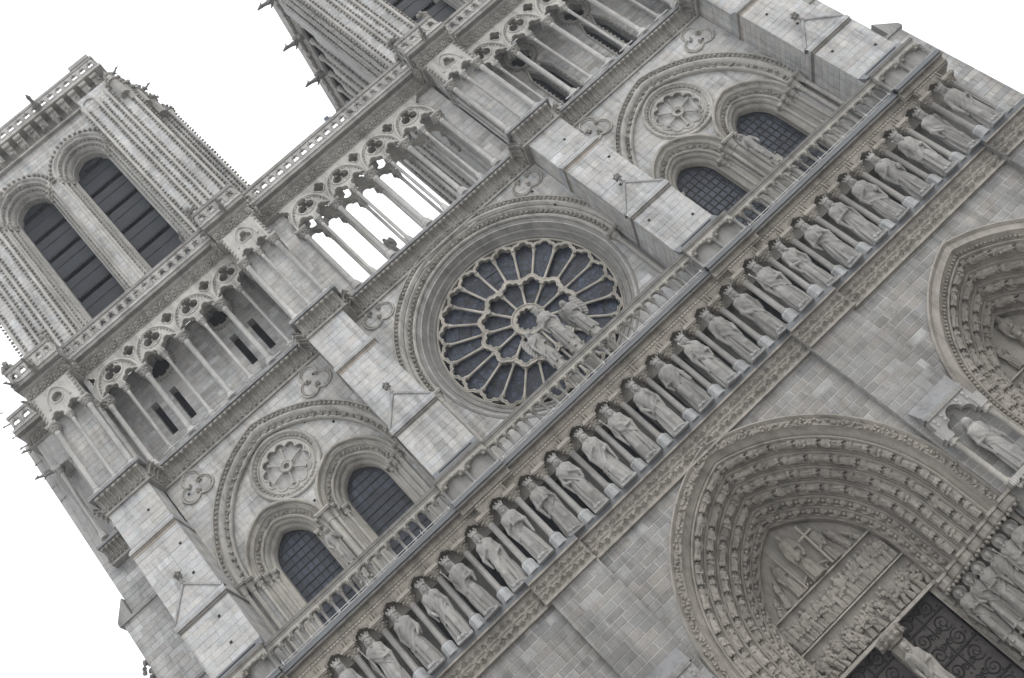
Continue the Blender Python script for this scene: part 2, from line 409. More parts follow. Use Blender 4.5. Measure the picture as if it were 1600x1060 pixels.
    hd = smin(hd, capsule(G, hc+np.array([-0.04, -0.165, -0.095]), hc+np.array([0.04, -0.165, -0.095]), 0.018, 0.018), 0.015)
    wave = 0.014*np.cos(34*z+9*th)
    hair = ellip(G, hc+np.array([0, 0.055, 0.035]), (0.195, 0.19, 0.215))-wave
    if veil: hair = smin(hair, capsule(G, hc+np.array([0, 0.08, 0]), (0, 0.14, 2.2), 0.21, 0.27), 0.05)
    else: hair = smin(hair, capsule(G, hc+np.array([-0.14, 0.04, 0]), hc+np.array([-0.17, 0.05, -0.27]), 0.07, 0.06)-wave, 0.04); hair = smin(hair, capsule(G, hc+np.array([0.14, 0.04, 0]), hc+np.array([0.17, 0.05, -0.27]), 0.07, 0.06)-wave, 0.04)
    hair = np.maximum(hair, -(y-(hc[1]-0.085)))
    hd = smin(hd, hair, 0.015)
    if beard: hd = smin(hd, capsule(G, hc+np.array([0, -0.12, -0.13]), hc+np.array([0, -0.15, -0.30+rnd.uniform(0, 0.06)]), 0.085, 0.045)-wave*1.2, 0.02)
    d = smin(d, hd, 0.02)
    if wings:
        for sd in (-1, 1):
            wg = ellip(G, (sd*0.52, 0.22, 2.0), (0.30, 0.09, 0.85))+0.018*np.cos(26*(z+0.9*np.abs(x)))
            d = smin(d, wg, 0.03)
    # feet
    for sd in (-1, 1): d = smin(d, capsule(G, (sd*0.15, -0.2, 0.05), (sd*0.19, -0.44, 0.03), 0.08, 0.06), 0.02)
    if seat:
        d = smin(d, capsule(G, (-0.17, -0.1, 1.35), (-0.22, -0.45, 1.25), 0.17, 0.15), 0.08); d = smin(d, capsule(G, (0.17, -0.1, 1.35), (0.22, -0.45, 1.25), 0.17, 0.15), 0.08)
    d[0] = d[-1] = 1; d[:, 0] = d[:, -1] = 1; d[:, :, 0] = d[:, :, -1] = 1
    V, F = surface(d, (X[0], Y[0], Z[0]), h)
    mb = MB(tint); mb.add(V*scale, F); me = mb.mesh(name, STONE, True); me['head'] = [float(v) for v in hc]; return me
def crown_mesh():
    m = MB((0.35, 0.342, 0.326)); m.lathe([(.19, 0), (.215, .02), (.20, .06), (.215, .17), (.1, .18)], n=16); rnd = random.Random(1)
    for k in range(8):
        a = 2*PI*k/8; x, y = .21*math.cos(a), .215*math.sin(a); m.blob((x, y, .18), .042, rnd); m.blob((x*1.04, y*1.04, .225), .036, rnd)
    return m.mesh('crown')
def halo_mesh():
    m = MB((0.33, 0.32, 0.30)); n = 24; m.prism([(.33*math.cos(2*PI*k/n), .33*math.sin(2*PI*k/n)) for k in range(n)], -.03, .04); m.tube([(.31*math.cos(2*PI*k/n), -.03, .31*math.sin(2*PI*k/n)) for k in range(n)], .025, 5, closed=True); return m.mesh('halo')
def beast_mesh(name, seed, h=0.035, tint=T_DARK):
    """gargoyle reaching out along -y from its root at the origin, about 1.5 m"""
    rnd = random.Random(seed)
    X = np.arange(-0.4, 0.41, h); Y = np.arange(-1.75, 0.2, h); Z = np.arange(-0.4, 0.62, h)
    G = np.stack(np.meshgrid(X, Y, Z, indexing='ij'), -1)
    d = capsule(G, (0, 0.1, -0.02), (0, -0.75, 0.06), 0.20, 0.15)
    d = smin(d, capsule(G, (0, -0.75, 0.06), (0, -1.25, 0.17), 0.14, 0.095), 0.06)
    d = smin(d, capsule(G, (0, -1.25, 0.2), (0, -1.55, 0.13), 0.13, 0.06), 0.05)
    for s in (-1, 1):
        d = smin(d, capsule(G, (s*0.08, -1.2, 0.28), (s*0.16, -1.12, 0.44), 0.05, 0.02), 0.03)
        d = smin(d, capsule(G, (s*0.15, -0.55, 0.02), (s*0.2, -0.85, -0.24), 0.085, 0.05), 0.04)
        d = smin(d, ellip(G, (s*0.2, -0.35, 0.2), (0.05, 0.35, 0.16)), 0.04)
    d[0] = d[-1] = 1; d[:, 0] = d[:, -1] = 1; d[:, :, 0] = d[:, :, -1] = 1
    V, F = surface(d, (X[0], Y[0], Z[0]), h); mb = MB(tint); mb.add(V, F); return mb.mesh(name, STONE, True)
def bust_mesh(name, seed, h=0.07, tint=T_BROWN):
    """half figure of a winged angel about 1.7 m tall, used small in the inner orders"""
    rnd = random.Random(seed)
    X = np.arange(-0.85, 0.86, h); Y = np.arange(-0.6, 0.4, h); Z = np.arange(-0.1, 1.75, h)
    G = np.stack(np.meshgrid(X, Y, Z, indexing='ij'), -1)
    d = smin(ellip(G, (0, -0.05, 0.45), (0.36, 0.28, 0.52)), capsule(G, (-0.28, 0, 0.82), (0.28, 0, 0.82), 0.14, 0.14), 0.08)
    d = smin(d, ellip(G, (rnd.uniform(-0.06, 0.06), -0.14, 1.27), (0.22, 0.24, 0.27)), 0.04)
    for s in (-1, 1):
        e = (s*0.45, -0.15, 0.45); d = smin(d, capsule(G, (s*0.34, 0, 0.82), e, 0.12, 0.1), 0.04)
        d = smin(d, capsule(G, e, (s*rnd.uniform(0.05, 0.3), -0.4, rnd.uniform(0.45, 0.9)), 0.1, 0.07), 0.04)
        d = smin(d, ellip(G, (s*0.58, 0.12, 1.0), (0.2, 0.1, 0.5)), 0.05)
    d[0] = d[-1] = 1; d[:, 0] = d[:, -1] = 1; d[:, :, 0] = d[:, :, -1] = 1
    V, F = surface(d, (X[0], Y[0], Z[0]), h); mb = MB(tint); mb.add(V, F); return mb.mesh(name, STONE, True)

# ------------------------------------------------------------------ coursed ashlar
STONES = []          # (corner verts, faces, tint, pixel area)
def lay(plane, z0, z1, spans, ch=0.36, ln=(0.55, 1.15), tint=T_MID, seed=0, var=0.10, gap=0.010, new=0.06, chv=0.06, proud=0.010, newv=0.12):
    """courses of blocks; plane(s, z, out)->xyz; spans(z)->[(s0, s1)] solid intervals"""
    rnd = random.Random(seed*7919+13); z = z0
    while z < z1-0.05:
        h = min(ch*rnd.uniform(1-chv*2, 1+chv*2), z1-z)
        if z1-z-h < 0.12: h = z1-z
        za, zb = z, z+h; A, B, M = spans(za+1e-3), spans(zb-1e-3), spans((za+zb)/2)
        z = zb
        if not M: continue
        if not (len(A) == len(B) == len(M)): A = B = M
        for (a0, a1), (b0, b1) in zip(A, B):
            lo, hi = min(a0, b0), max(a1, b1)
            cuts = []; s = lo+rnd.uniform(0.25, ln[1])
            while s < hi-0.28: cuts.append(s); s += rnd.uniform(*ln)
            ed = [None]+cuts+[None]
            for l, r in zip(ed[:-1], ed[1:]):
                la, lb = (a0, b0) if l is None else (min(max(l, a0), a1), min(max(l, b0), b1))
                ra, rb = (a1, b1) if r is None else (min(max(r, a0), a1), min(max(r, b0), b1))
                if ra-la < 0.03 and rb-lb < 0.03: continue
                q = gap/2; pr = proud+rnd.uniform(-0.5, 0.6)*proud; bv = 0.014
                C = [(la+q, za+q), (max(ra-q, la+q+.004), za+q), (max(rb-q, lb+q+.004), zb-q), (lb+q, zb-q)]
                I = [(la+q+bv, za+q+bv), (max(ra-q-bv, la+q+bv+.002), za+q+bv), (max(rb-q-bv, lb+q+bv+.002), zb-q-bv), (lb+q+bv, zb-q-bv)]
                V = [plane(s_, z_, -0.03) for s_, z_ in C]+[plane(s_, z_, pr-0.010) for s_, z_ in C]+[plane(s_, z_, pr) for s_, z_ in I]
                F = [(0, 1, 5, 4), (1, 2, 6, 5), (2, 3, 7, 6), (3, 0, 4, 7), (4, 5, 9, 8), (5, 6, 10, 9), (6, 7, 11, 10), (7, 4, 8, 11), (8, 9, 10, 11)]
                k = 1+rnd.gauss(0, var); wv = rnd.uniform(-0.025, 0.03)
                if rnd.random() < new: k *= rnd.uniform(1.10, 1.10+newv); wv = -0.02
                t = (tint[0]*k*(1+wv), tint[1]*k, tint[2]*k*(1-wv))
                STONES.append((np.array(V), F, t))
def front(y): return lambda s, z, o: (s, y-o, z)
def side(x, d): return lambda s, z, o: (x+d*o, s, z)   # d=+1 faces +x
def span(a, b): return lambda z: [(a, b)]
def cut(a, b, *holes):
    def f(z):
        S = [(a, b)]
        for cx, fn in holes:
            h = fn(z)
            if h is None: continue
            T = []
            for l, r in S:
                if cx-h > l: T.append((l, min(r, cx-h)))
                if cx+h < r: T.append((max(l, cx+h), r))
            S = [t for t in T if t[1]-t[0] > 0.04]
        return S
    return f
# ================================================================== the setting
gm = MB(); gm.box(-900, 900, -900, 900, -0.5, 0)
gr = gm.build('ground', PAVE); gr['kind'] = 'structure'

CATH = empty('cathedral'); tag(CATH, 'vast pale limestone Gothic cathedral front with rose window, portals and twin towers', 'cathedral')
def part(mb, name, mat=None, parent=None, **k): return mb.build(name, mat, parent or CATH, **k)
def inst_m(me, name, parent, M):
    o = bpy.data.objects.new(name, me); o.matrix_local = M; return link(o, parent)

YW = 0.0                                   # plane of the bay walls above the kings
YL, YLB = -2.35, -2.70                     # lower storey: bays, buttresses
BX = [(-20.5, -17.9), (-8.42, -5.98), (5.98, 8.42), (17.9, 20.5)]
ZS_P = 9.0
PORT = {'c': (0.0, 7.45, 1.55), 'r': (13.1, 6.55, 1.72), 'l': (-13.1, 6.55, 1.72)}   # axis, radius of opening, centre offset

# ---- backing masonry (the joints) with its openings
def back(name, x0, x1, z0, z1, y0, y1, arches=(), holes=(), tint=T_MID):
    poly = [(x0, z1), (x0, z0)]
    for a in sorted(arches, key=lambda a: a[0][0]): poly += a
    poly += [(x1, z0), (x1, z1)]
    mb = MB(tint); mb.prism(poly, y0, y1, holes); return part(mb, name)
T_MORT = (0.40, 0.397, 0.39)
segs = [('l', BX[0][1], BX[1][0]), ('c', BX[1][1], BX[2][0]), ('r', BX[2][1], BX[3][0])]
for k, x0, x1 in segs:
    cx, r, c = PORT[k]; lim = min(cx-x0, x1-cx)
    pts = [(min(max(x, x0+0.001), x1-0.001), z) for x, z in arch_pts(cx, ZS_P, c, r, 0.0)]
    if k == 'c':       # the opening is as wide as the bay at its foot
        zc = [p for p in pts if x0+0.01 < p[0] < x1-0.01]
        poly = [(x0, 16.3), (x0, zc[0][1])]+zc+[(x1, zc[-1][1]), (x1, 16.3)]
        mb = MB(T_MORT); mb.prism(poly, YL+0.002, YL+0.4); part(mb, 'wall')
    else: back('wall', x0, x1, 0, 16.3, YL+0.002, YL+0.4, [pts], tint=T_MORT)
    lay(front(YL), 0.0 if k != 'c' else 8.0, 16.3, cut(x0, x1, (cx, hw(ZS_P, c, r))), 0.36, (0.5, 1.1), T_WARM, seed=ord(k), var=0.07, gap=0.034, new=0.05, newv=.45)
for i, (x0, x1) in enumerate(BX):
    mb = MB(T_MORT); mb.box(x0+.012, x1-.012, YLB+0.002, 0.5, 0, 16.3); part(mb, 'buttress_foot')
    lay(front(YLB), 6.0 if i in (1, 2) else 0, 16.3, span(x0, x1), 0.37, (0.6, 1.25), T_WARM, seed=30+i, gap=0.028, new=0.07, var=0.07, newv=.45)
    for xx, d in ((x0, -1), (x1, 1)): lay(side(xx, d), 7.0, 16.3, span(YLB, YL), 0.37, (0.4, 0.6), T_WARM, seed=40+i)

# ---- upper bay walls
ROSE_Z = 28.21
SB = 12.98                                  # axis of the side bays
AR, AC, AZ = 6.10, 1.10, 27.6               # big relieving arch of a side bay
WR, WC, WZ = 2.50, 0.42, 27.45              # outer order of a window
WOFF = 2.12
def bays():
    x0, x1 = BX[1][1]-0.1, BX[2][0]+0.1
    # centre: opening with a half round head
    pts = arch_pts(0, ROSE_Z, 0.0001, 6.0, 21.9, 36)
    pts = [(min(max(x, x0+.01), x1-.01), z) for x, z in pts]
    back('wall', x0, x1, 21.9, 34.4, YW+0.004, YW+0.5, [pts])
    lay(front(YW), 21.9, 34.4, cut(x0, x1, (0, hw(ROSE_Z, 0.0, 6.0))), 0.34, (0.55, 1.1), T_MID, seed=50, gap=0.007, new=0.04, var=0.07)
    # recessed field round the rose
    n = 96; circ = [(5.2*math.cos(2*PI*k/n), ROSE_Z+5.2*math.sin(2*PI*k/n)) for k in range(n)]
    mb = MB(T_MID); mb.prism([(-5.98, 21.9), (5.98, 21.9), (5.98, ROSE_Z), (5.98, 34.2), (-5.98, 34.2), (-5.98, ROSE_Z)], YW+0.354, YW+0.9, [circ]); part(mb, 'wall')
    def rs(z):
        d = abs(z-ROSE_Z)
        return math.sqrt(5.25**2-d*d) if d < 5.25 else None
    lay(front(YW+0.35), 21.9, ROSE_Z+0.4, cut(-5.7, 5.7, (0, rs)), 0.34, (0.5, 1.0), T_MID, seed=51, gap=0.007, var=0.07)
    for s in (-1, 1):
        a, b = sorted((s*(BX[2][1]-0.1), s*(BX[3][0]+0.1))); cx = s*SB
        big = arch_pts(cx, AZ, AC, AR, 21.9)
        back('wall', a, b, 21.9, 34.4, YW+0.004, YW+0.45, [[(min(max(x, a+.01), b-.01), z) for x, z in big]])
        lay(front(YW), 21.9, 34.4, cut(a, b, (cx, hw(AZ, AC, AR))), 0.34, (0.55, 1.1), T_MID, seed=52+s, gap=0.007, new=0.05, var=0.07)
        # tympanum wall behind the relieving arch, two window openings, a round recess
        wins = [arch_pts(cx+o, WZ, WC, WR-0.02, 21.9) for o in (-WOFF, WOFF)]
        wins[0] = [(min(x, cx-0.05), z) for x, z in wins[0]]; wins[1] = [(max(x, cx+0.05), z) for x, z in wins[1]]
        n = 64; ros = [(cx+1.55*math.cos(2*PI*k/n), 31.0+1.55*math.sin(2*PI*k/n)) for k in range(n)]
        back('wall', cx-5.2, cx+5.2, 21.9, 33.8, YW+0.354, YW+0.8, wins, [ros])
        def rr(z):
            d = abs(z-31.0); return math.sqrt(1.75**2-d*d) if d < 1.75 else None
        big_in = hw(AZ, AC, AR-0.05)
        def sp(z, cx=cx, big_in=big_in):
            h = big_in(z)
            return cut(cx-h, cx+h, (cx-WOFF, hw(WZ, WC, WR-0.02)), (cx+WOFF, hw(WZ, WC, WR-0.02)), (cx, rr))(z) if h else []
        lay(front(YW+0.35), 21.9, 33.6, sp, 0.34, (0.55, 1.05), T_MID, seed=56+s, gap=0.007, new=0.04, var=0.07)
        mb = MB(T_MID); mb.box(cx-1.9, cx+1.9, YW+0.62, YW+0.85, 29.3, 32.8); part(mb, 'rosette_backing')
bays()

# ---- buttresses: three stages with weatherings
def buttress(x0, x1, i):
    w_ = x1-x0; cx = (x0+x1)/2
    st = [(22.0, 26.75, -2.22, x0+0.03, x1-0.03), (26.75, 31.55, -1.84, x0+0.08, x1-0.10), (31.55, 34.4, -1.45, x0+0.13, x1-0.17)]
    core = MB(T_MID)
    for (z0, z1, y, a, b) in st: core.box(a+.004, b-.004, y+.004, 0.5, z0, z1)
    bt = part(core, 'buttress')
    for k, (z0, z1, y, a, b) in enumerate(st):
        lay(front(y), z0+(0.55 if k == 0 else 0.12), z1, span(a, b), 0.335, (0.5, 1.35), T_LIGHT, seed=70+i*5+k, gap=0.006, new=0.04, var=0.045)
        for xx, d in ((a, -1), (b, 1)): lay(side(xx, d), z0, z1, span(y, 0.0), 0.335, (0.5, 1.1), T_MID, seed=100+i*7+k*2+d, gap=0.006, var=0.06, new=0)
    # upper weathering at 31.5: sloping slab and drip moulding
    a, b = st[1][3]-0.06, st[1][4]+0.06
    m = MB(); yt, yb = st[2][2], st[1][2]-0.10
    m.add([(a+.05, yt-.02, 31.98), (b-.05, yt-.02, 31.98), (b, yb, 31.52), (a, yb, 31.52), (a, 0, 31.52), (b, 0, 31.52), (a+.05, 0, 31.98), (b-.05, 0, 31.98)], [(0, 1, 2, 3), (0, 3, 4, 6), (1, 7, 5, 2)], (0.33, 0.34, 0.35))
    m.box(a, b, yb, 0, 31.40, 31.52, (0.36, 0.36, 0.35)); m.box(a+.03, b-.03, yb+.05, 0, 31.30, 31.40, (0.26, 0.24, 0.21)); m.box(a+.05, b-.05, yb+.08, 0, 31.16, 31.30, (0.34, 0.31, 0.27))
    part(m, 'weathering', parent=bt)
    # gablet at 26.7
    a, b = st[0][3]-0.07, st[0][4]+0.07; yf, yr = st[0][2], st[1][2]
    m = MB(T_LIGHT)
    m.add([(a, yf-.1, 26.78), (b, yf-.1, 26.78), (b, yf+.02, 27.02), (a, yf+.02, 27.02), (a, yr, 27.02), (b, yr, 27.02)], [(0, 1, 2, 3), (3, 2, 5, 4)], (0.36, 0.37, 0.38))
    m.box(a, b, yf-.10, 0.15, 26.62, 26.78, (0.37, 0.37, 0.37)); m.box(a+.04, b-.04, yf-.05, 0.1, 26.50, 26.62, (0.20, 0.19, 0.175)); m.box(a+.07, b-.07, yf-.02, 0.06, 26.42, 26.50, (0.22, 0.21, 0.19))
    za = 28.30
    m.add([(a+.05, yf+.04, 27.0), (b-.05, yf+.04, 27.0), (cx, yf+.04, za), (a+.05, yr+.02, 27.0), (b-.05, yr+.02, 27.0), (cx, yr+.02, za)], [(0, 1, 2), (0, 2, 5, 3), (2, 1, 4, 5)])
    m.tube([(a+.06, yf+.02, 27.0), (cx, yf+.02, za+.02)], 0.075, 6, (0.36, 0.36, 0.36)); m.tube([(cx, yf+.02, za+.02), (b-.06, yf+.02, 27.0)], 0.075, 6, (0.36, 0.36, 0.36))
    part(m, 'gablet', parent=bt)
    lay(front(yf+.035), 27.03, 28.15, lambda z: [(cx-(za-z)/(za-27.0)*(b-a-.3)/2, cx+(za-z)/(za-27.0)*(b-a-.3)/2)], .3, (.5, .9), T_LIGHT, seed=400+i, gap=.006, var=.05, new=0)
    rnd = random.Random(i); m = MB(T_DARK); yy = yf+.05
    m.lathe([(0.06, 0), (0.13, .06), (0.07, .14), (0.06, .34), (0.11, .42), (0.05, .5)], (cx, yy, za-.02), 8)
    for z_, r_, n_ in ((za+.42, .11, 5), (za+.58, .12, 6)):
        for k in range(n_): m.blob((cx+.13*math.cos(6.28*k/n_), yy+.13*math.sin(6.28*k/n_), z_), r_*0.62, rnd)
    m.blob((cx, yy, za+.72), .07, rnd); part(m, 'finial', parent=bt)
    # foot weathering in lead
    a, b = st[0][3]-0.02, st[0][4]+0.02; m = MB()
    m.add([(a, -2.2, 23.95), (b, -2.2, 23.95), (b, -2.56, 23.42), (a, -2.56, 23.42), (a, -2.2, 23.42), (b, -2.2, 23.42)], [(0, 1, 2, 3), (0, 3, 4), (1, 5, 2)])
    m.tube([(a+.3, -2.4, 23.72), (b-.3, -2.4, 23.72)], .035, 6)
    part(m, 'lead_flashing', LEAD, parent=bt)
    return bt
for i, (x0, x1) in enumerate(BX): buttress(x0, x1, i)

# side buttresses standing out from the flanks
for s in (-1, 1):
    m = MB(T_MID); st = [(0, 26.6, 24.15, 1.6), (26.6, 31.5, 23.45, 1.8), (31.5, 44.0, 22.85, 2.0)]
    for z0, z1, xe, y in st:
        a, b = sorted((s*20.3, s*xe)); m.box(a, b, y+.012, 6.0, z0, z1)
    sb = part(m, 'flank_buttress')
    for k, (z0, z1, xe, y) in enumerate(st):
        a, b = sorted((s*20.42, s*xe)); lay(front(y), max(z0, 14), min(z1, 35), span(a, b), 0.34, (0.5, 1.2), T_MID, seed=140+k+10*s, gap=0.008, new=0.10)
    for z, xi, xo, y in ((26.6, 23.45, 24.3, 1.6), (31.5, 22.85, 23.6, 1.8)):
        m = MB((0.34, 0.34, 0.33)); P = [(s*xi, z+1.1), (s*xo, z+.12), (s*xo, z), (s*xi, z)]; m.prism(P, y-.12, 6.0)
        a, b = sorted((s*20.45, s*xo)); m.box(a, b, y-.13, 6, z-.14, z+.02)
        part(m, 'weathering', parent=sb)
    # bare outer wall behind the corner buttress
    m = MB(T_MID); a, b = sorted((s*17.0, s*22.0)); m.box(a, b, 4.5, 16, 0, 44); part(m, 'flank_wall')
# putlog holes, a scatter of little square sockets
m = MB(); rnd = random.Random(5)
for x, z in [(-15.9, 32.0), (-16.6, 30.9), (-14.9, 29.95), (-11.0, 32.1), (-13.0, 28.5), (-10.0, 31.0), (-17.2, 33.2), (-9.2, 33.6), (-16.5, 29.2), (16.2, 31.5), (10.0, 32.2), (14.9, 32.5), (12.2, 29.5), (16.9, 33.0), (9.1, 33.3), (-4.9, 24.6), (4.8, 33.0), (5.0, 31.5)]:
    inside = abs(abs(x)-SB) < 4.0 and z < 32.6
    y = 0.33 if inside else -0.02
    m.box(x-.06, x+.06, y-0.012, y+.02, z-.06, z+.06)
for b_ in (0, 2, 3):
    x0, x1 = BX[b_]
    for z in (24.6, 25.9, 28.6, 30.2, 33.0):
        x = rnd.uniform(x0+.4, x1-.4); y = -2.24 if z < 26.7 else (-1.86 if z < 31.5 else -1.47); m.box(x-.06, x+.06, y-.008, y+.02, z-.06, z+.06)
part(m, 'putlog_holes', DARK, kind='stuff')
# ================================================================== gallery of kings
KS = 1.4657; ZK = 17.42
def jog(x, yb, yl):      # buttress or bay depth at x
    return yl if any(a-0.12 <= x <= b+0.12 for a, b in [(-20.6, -17.8), (-8.6, -6.05), (6.05, 8.6), (17.8, 20.6)]) else yb
RUNS = []                # (x0, x1, is_buttress)
xs_ = [-20.6, -17.95, -8.58, -6.04, 6.04, 8.58, 17.95, 20.6]
for k in range(7): RUNS.append((xs_[k], xs_[k+1], k % 2 == 0))
KG = MB(T_BROWN)
slab = MB(); top = MB()
for x0, x1, bt in RUNS:
    y = -2.78 if bt else -2.46; e = 0.05 if bt else 0
    KG.box(x0-e, x1+e, y-.16, -0.4, 17.12, 17.20)                         # ledge of the carved band
    KG.box(x0-e, x1+e, y+.02, -0.4, 16.18, 17.12, T_DARK)
    KG.box(x0-e, x1+e, y-.10, -0.4, 16.10, 16.20)
    slab.box(x0-e, x1+e, y-.12, -0.9, 17.205, 17.43)                       # lead-covered floor
    KG.box(x0-e, x1+e, y+.12, -0.9, 21.22, 21.30, T_BROWN)
    KG.box(x0-e, x1+e, y+.02, -0.9, 21.30, 21.56, T_BROWN)
    KG.box(x0-e, x1+e, y-.20, -0.9, 21.56, 21.66, T_DARK)
    for j in range(4): top.box(x0-e, x1+e, y-.30+.035*j+(.02 if j % 2 else 0), -0.2, 21.665+.066*j, 21.725+.066*j)
    top.box(x0-e, x1+e, y-.14, 0.3, 21.66, 21.93)
kg = part(KG, 'kings_gallery'); part(slab, 'lead_floor', LEAD, kg); part(top, 'lead_coping', LEAD, kg)
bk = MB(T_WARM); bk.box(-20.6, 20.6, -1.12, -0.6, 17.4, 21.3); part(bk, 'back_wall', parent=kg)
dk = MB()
for k in range(-14, 14):          # dark strips painting in the shade of the gap beside every king
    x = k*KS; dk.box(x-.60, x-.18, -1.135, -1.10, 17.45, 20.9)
part(dk, 'gap_shade_strips', DARK, kg)
bk = MB((0.40, 0.38, 0.345)); bk.box(-20.4, 20.4, -1.90, -1.13, 20.3, 21.25); part(bk, 'void_fill_plate', parent=kg)  # added plate behind the heads, tinted pale to lighten their shaded void

def tile(w_, h_, nx, nz, fn, tint, name, mat=None):
    """relief panel: fn(s, t) gives how far the carving stands out; s in 0..w, t in 0..h"""
    S = np.linspace(0, w_, nx); T = np.linspace(0, h_, nz); SS, TT = np.meshgrid(S, T)
    D = fn(SS, TT); rows = np.stack([SS, -D, TT], -1); mb = MB(tint); mb.grid(rows.tolist()); return mb.mesh(name, mat, True)
def vine(s, t):                    # two rows of curling leaves
    d = np.zeros_like(s)
    for row, (c, ph) in enumerate(((0.66, 0.0), (0.26, 0.35))):
        u = (s+ph) % 0.7
        for cx, dz, r in ((0.2, 0.03, .17), (0.52, -0.03, .15)):
            rr = np.hypot(u-cx, t-c-dz); a = np.arctan2(t-c-dz, u-cx)
            d = np.maximum(d, 0.19*np.clip(1-(rr/r)**2, 0, 1)*(0.55+0.45*np.cos(5*a+18*rr)))
        d = np.maximum(d, 0.06*np.exp(-((t-c-0.07*np.sin(2*PI*u/0.7))/0.035)**2))
    d = np.maximum(d, 0.07*np.exp(-((t-0.46)/0.03)**2))
    return d+0.012*np.sin(61*s)*np.sin(57*t)
TW = 1.4
vt = tile(TW, 0.92, 60, 34, vine, (0.30, 0.282, 0.25), 'vine_panel')
def leafband(s, t):
    u = s % 0.24; d = 0.05*np.clip(1-np.hypot((u-.12)/.10, (t-.13)/.11)**2, 0, 1)*(0.6+0.4*np.cos(6*np.arctan2(t-.13, u-.12)))
    return d+0.01*np.sin(80*s)*np.sin(70*t)
lt = tile(TW, 0.26, 60, 12, leafband, (0.27, 0.247, 0.215), 'leaf_panel')
for x0, x1, bt in RUNS:
    y = -2.78 if bt else -2.46; n = max(1, round((x1-x0)/TW)); sx = (x1-x0)/n/TW
    for k in range(n):
        inst(vt, 'vine_panel', kg, (x0+k*sx*TW, y+.015, 16.2), (0, 0, 0), (sx, 1, 1))
        inst(lt, 'leaf_panel', kg, (x0+k*sx*TW, y+.015, 21.3), (0, 0, 0), (sx, 1, 1))

# columns: pedestal, shaft, capital
def king_column():
    p = MB((0.36, 0.37, 0.375)); p.lathe([(.33, 0), (.33, .1), (.30, .13), (.30, .46), (.26, .54), (.21, .58)], n=8, sq=False)
    sh = MB(T_KING); sh.lathe([(.20, .58), (.21, .62), (.17, .66), (.145, .70), (.14, 2.66), (.165, 2.70), (.15, 2.74)], n=14)
    c = MB((0.31, 0.287, 0.252)); c.lathe([(.145, 2.72), (.17, 2.85), (.26, 3.02), (.27, 3.06)], n=12)
    rnd = random.Random(2)
    for k in range(8):
        a = 2*PI*k/8; c.blob((.25*math.cos(a), .25*math.sin(a), 3.0), .075, rnd); c.blob((.19*math.cos(a+.4), .19*math.sin(a+.4), 2.86), .06, rnd)
    c.box(-.30, .30, -.30, .30, 3.06, 3.12); c.box(-.345, .345, -.345, .345, 3.12, 3.20); c.box(-.315, .315, -.315, .315, 3.20, 3.29)
    return p.mesh('pedestal', None, False), sh.mesh('column_shaft', None, True, R(40)), c.mesh('capital')
pm, sm, cm = king_column()
for k in range(-14, 15):
    x = (k-0.5)*KS; y = -2.68 if jog(x, 0, 1) else -2.36
    if abs(x) > 20.5: continue
    o = inst(sm, 'gallery_column', CATH, (x, y, ZK)); inst(pm, 'pedestal', o); inst(cm, 'capital', o)

# arcaded canopy: toothed arches from column to column
def canopy_tile():
    hw_ = KS/2; m = MB((0.255, 0.234, 0.203))
    up = lobes([(0, 0.03, .23), (-.20, 0.0, .165), (.20, 0.0, .165)], (0, 0.0), PI, 0, 36, False)
    poly = [(-hw_, 0.0)]+[(max(-hw_+.14, x), max(z, 0.0)) for x, z in up]+[(hw_, 0.0), (hw_, 0.56), (-hw_, 0.56)]
    m.prism(poly, -.06, .30)
    rnd = random.Random(4)
    for q, t in along(up, 0.075): m.blob((q[0]*0.97, -.10, q[1]-.015), .048, rnd, (0.27, 0.25, 0.22))
    for q, t in along([(x*1.17, z*1.17) for x, z in up], 0.085): m.blob((q[0], -.085, q[1]+.02), .028, rnd, (0.33, 0.305, 0.27))
    # little turreted town between the arches
    for sx in (-1, 1):
        for j, (dx, ww, hh) in enumerate(((-.05, .07, .40), (.09, .06, .30), (-.19, .06, .28))):
            xx = sx*hw_+dx
            if -hw_ <= xx-ww/2 and xx+ww/2 <= hw_: m.box(xx-ww/2, xx+ww/2, -.14, -.05, .06, hh)
    for j in range(9):
        xx = -hw_+0.08+j*KS/9; m.box(xx, xx+.09, -.11, -.05, .44, .54, (0.32, 0.298, 0.262))
    return m.mesh('canopy_arch')
ct = canopy_tile()
for k in range(-14, 14):
    x = k*KS; y = -2.68 if jog(x, 0, 1) else -2.40
    inst(ct, 'canopy_arch', kg, (x, y, 20.70))
    v = None
# ceiling of the gallery: a little vault stone over each king
vm = MB(T_BROWN)
for k in range(-14, 14): vm.box(k*KS-.72, k*KS+.72, -2.1, -1.90, 21.10, 21.18)
part(vm, 'vault', parent=kg)

# ---- balustrade of the balcony
BS = 0.5083
def bal_column():
    m = MB(T_WARM); m.lathe([(.10, 0), (.10, .06), (.075, .10), (.068, .14), (.068, .78), (.08, .80), (.10, .93), (.115, .96), (.115, 1.0)], n=8); return m.mesh('balustrade_colonnette', None, True, R(40))
def bal_arch():
    h_ = BS/2; m = MB((0.36, 0.345, 0.315))
    up = lobes([(0, 0.07, .155)], (0, 0), PI, 0, 14, False)
    poly = [(-h_, 0)]+[(x, max(z, 0)) for x, z in up]+[(h_, 0), (h_, .40), (-h_, .40)]
    m.prism(poly, -.10, .10); rnd = random.Random(9)
    for sx in (-1, 1):
        for z_, dx in ((.05, .03), (.13, .06), (.20, .10)): m.blob((sx*(h_-dx), -.11, z_), .042, rnd, (0.21, 0.2, 0.18))
    for q, t in along([(x*1.2, z*1.2) for x, z in up], 0.09): m.blob((q[0], -.105, q[1]), .026, rnd, (0.24, 0.225, 0.2))
    return m.mesh('balustrade_arch')
bc, ba = bal_column(), bal_arch()
BAL = MB((0.30, 0.29, 0.27))
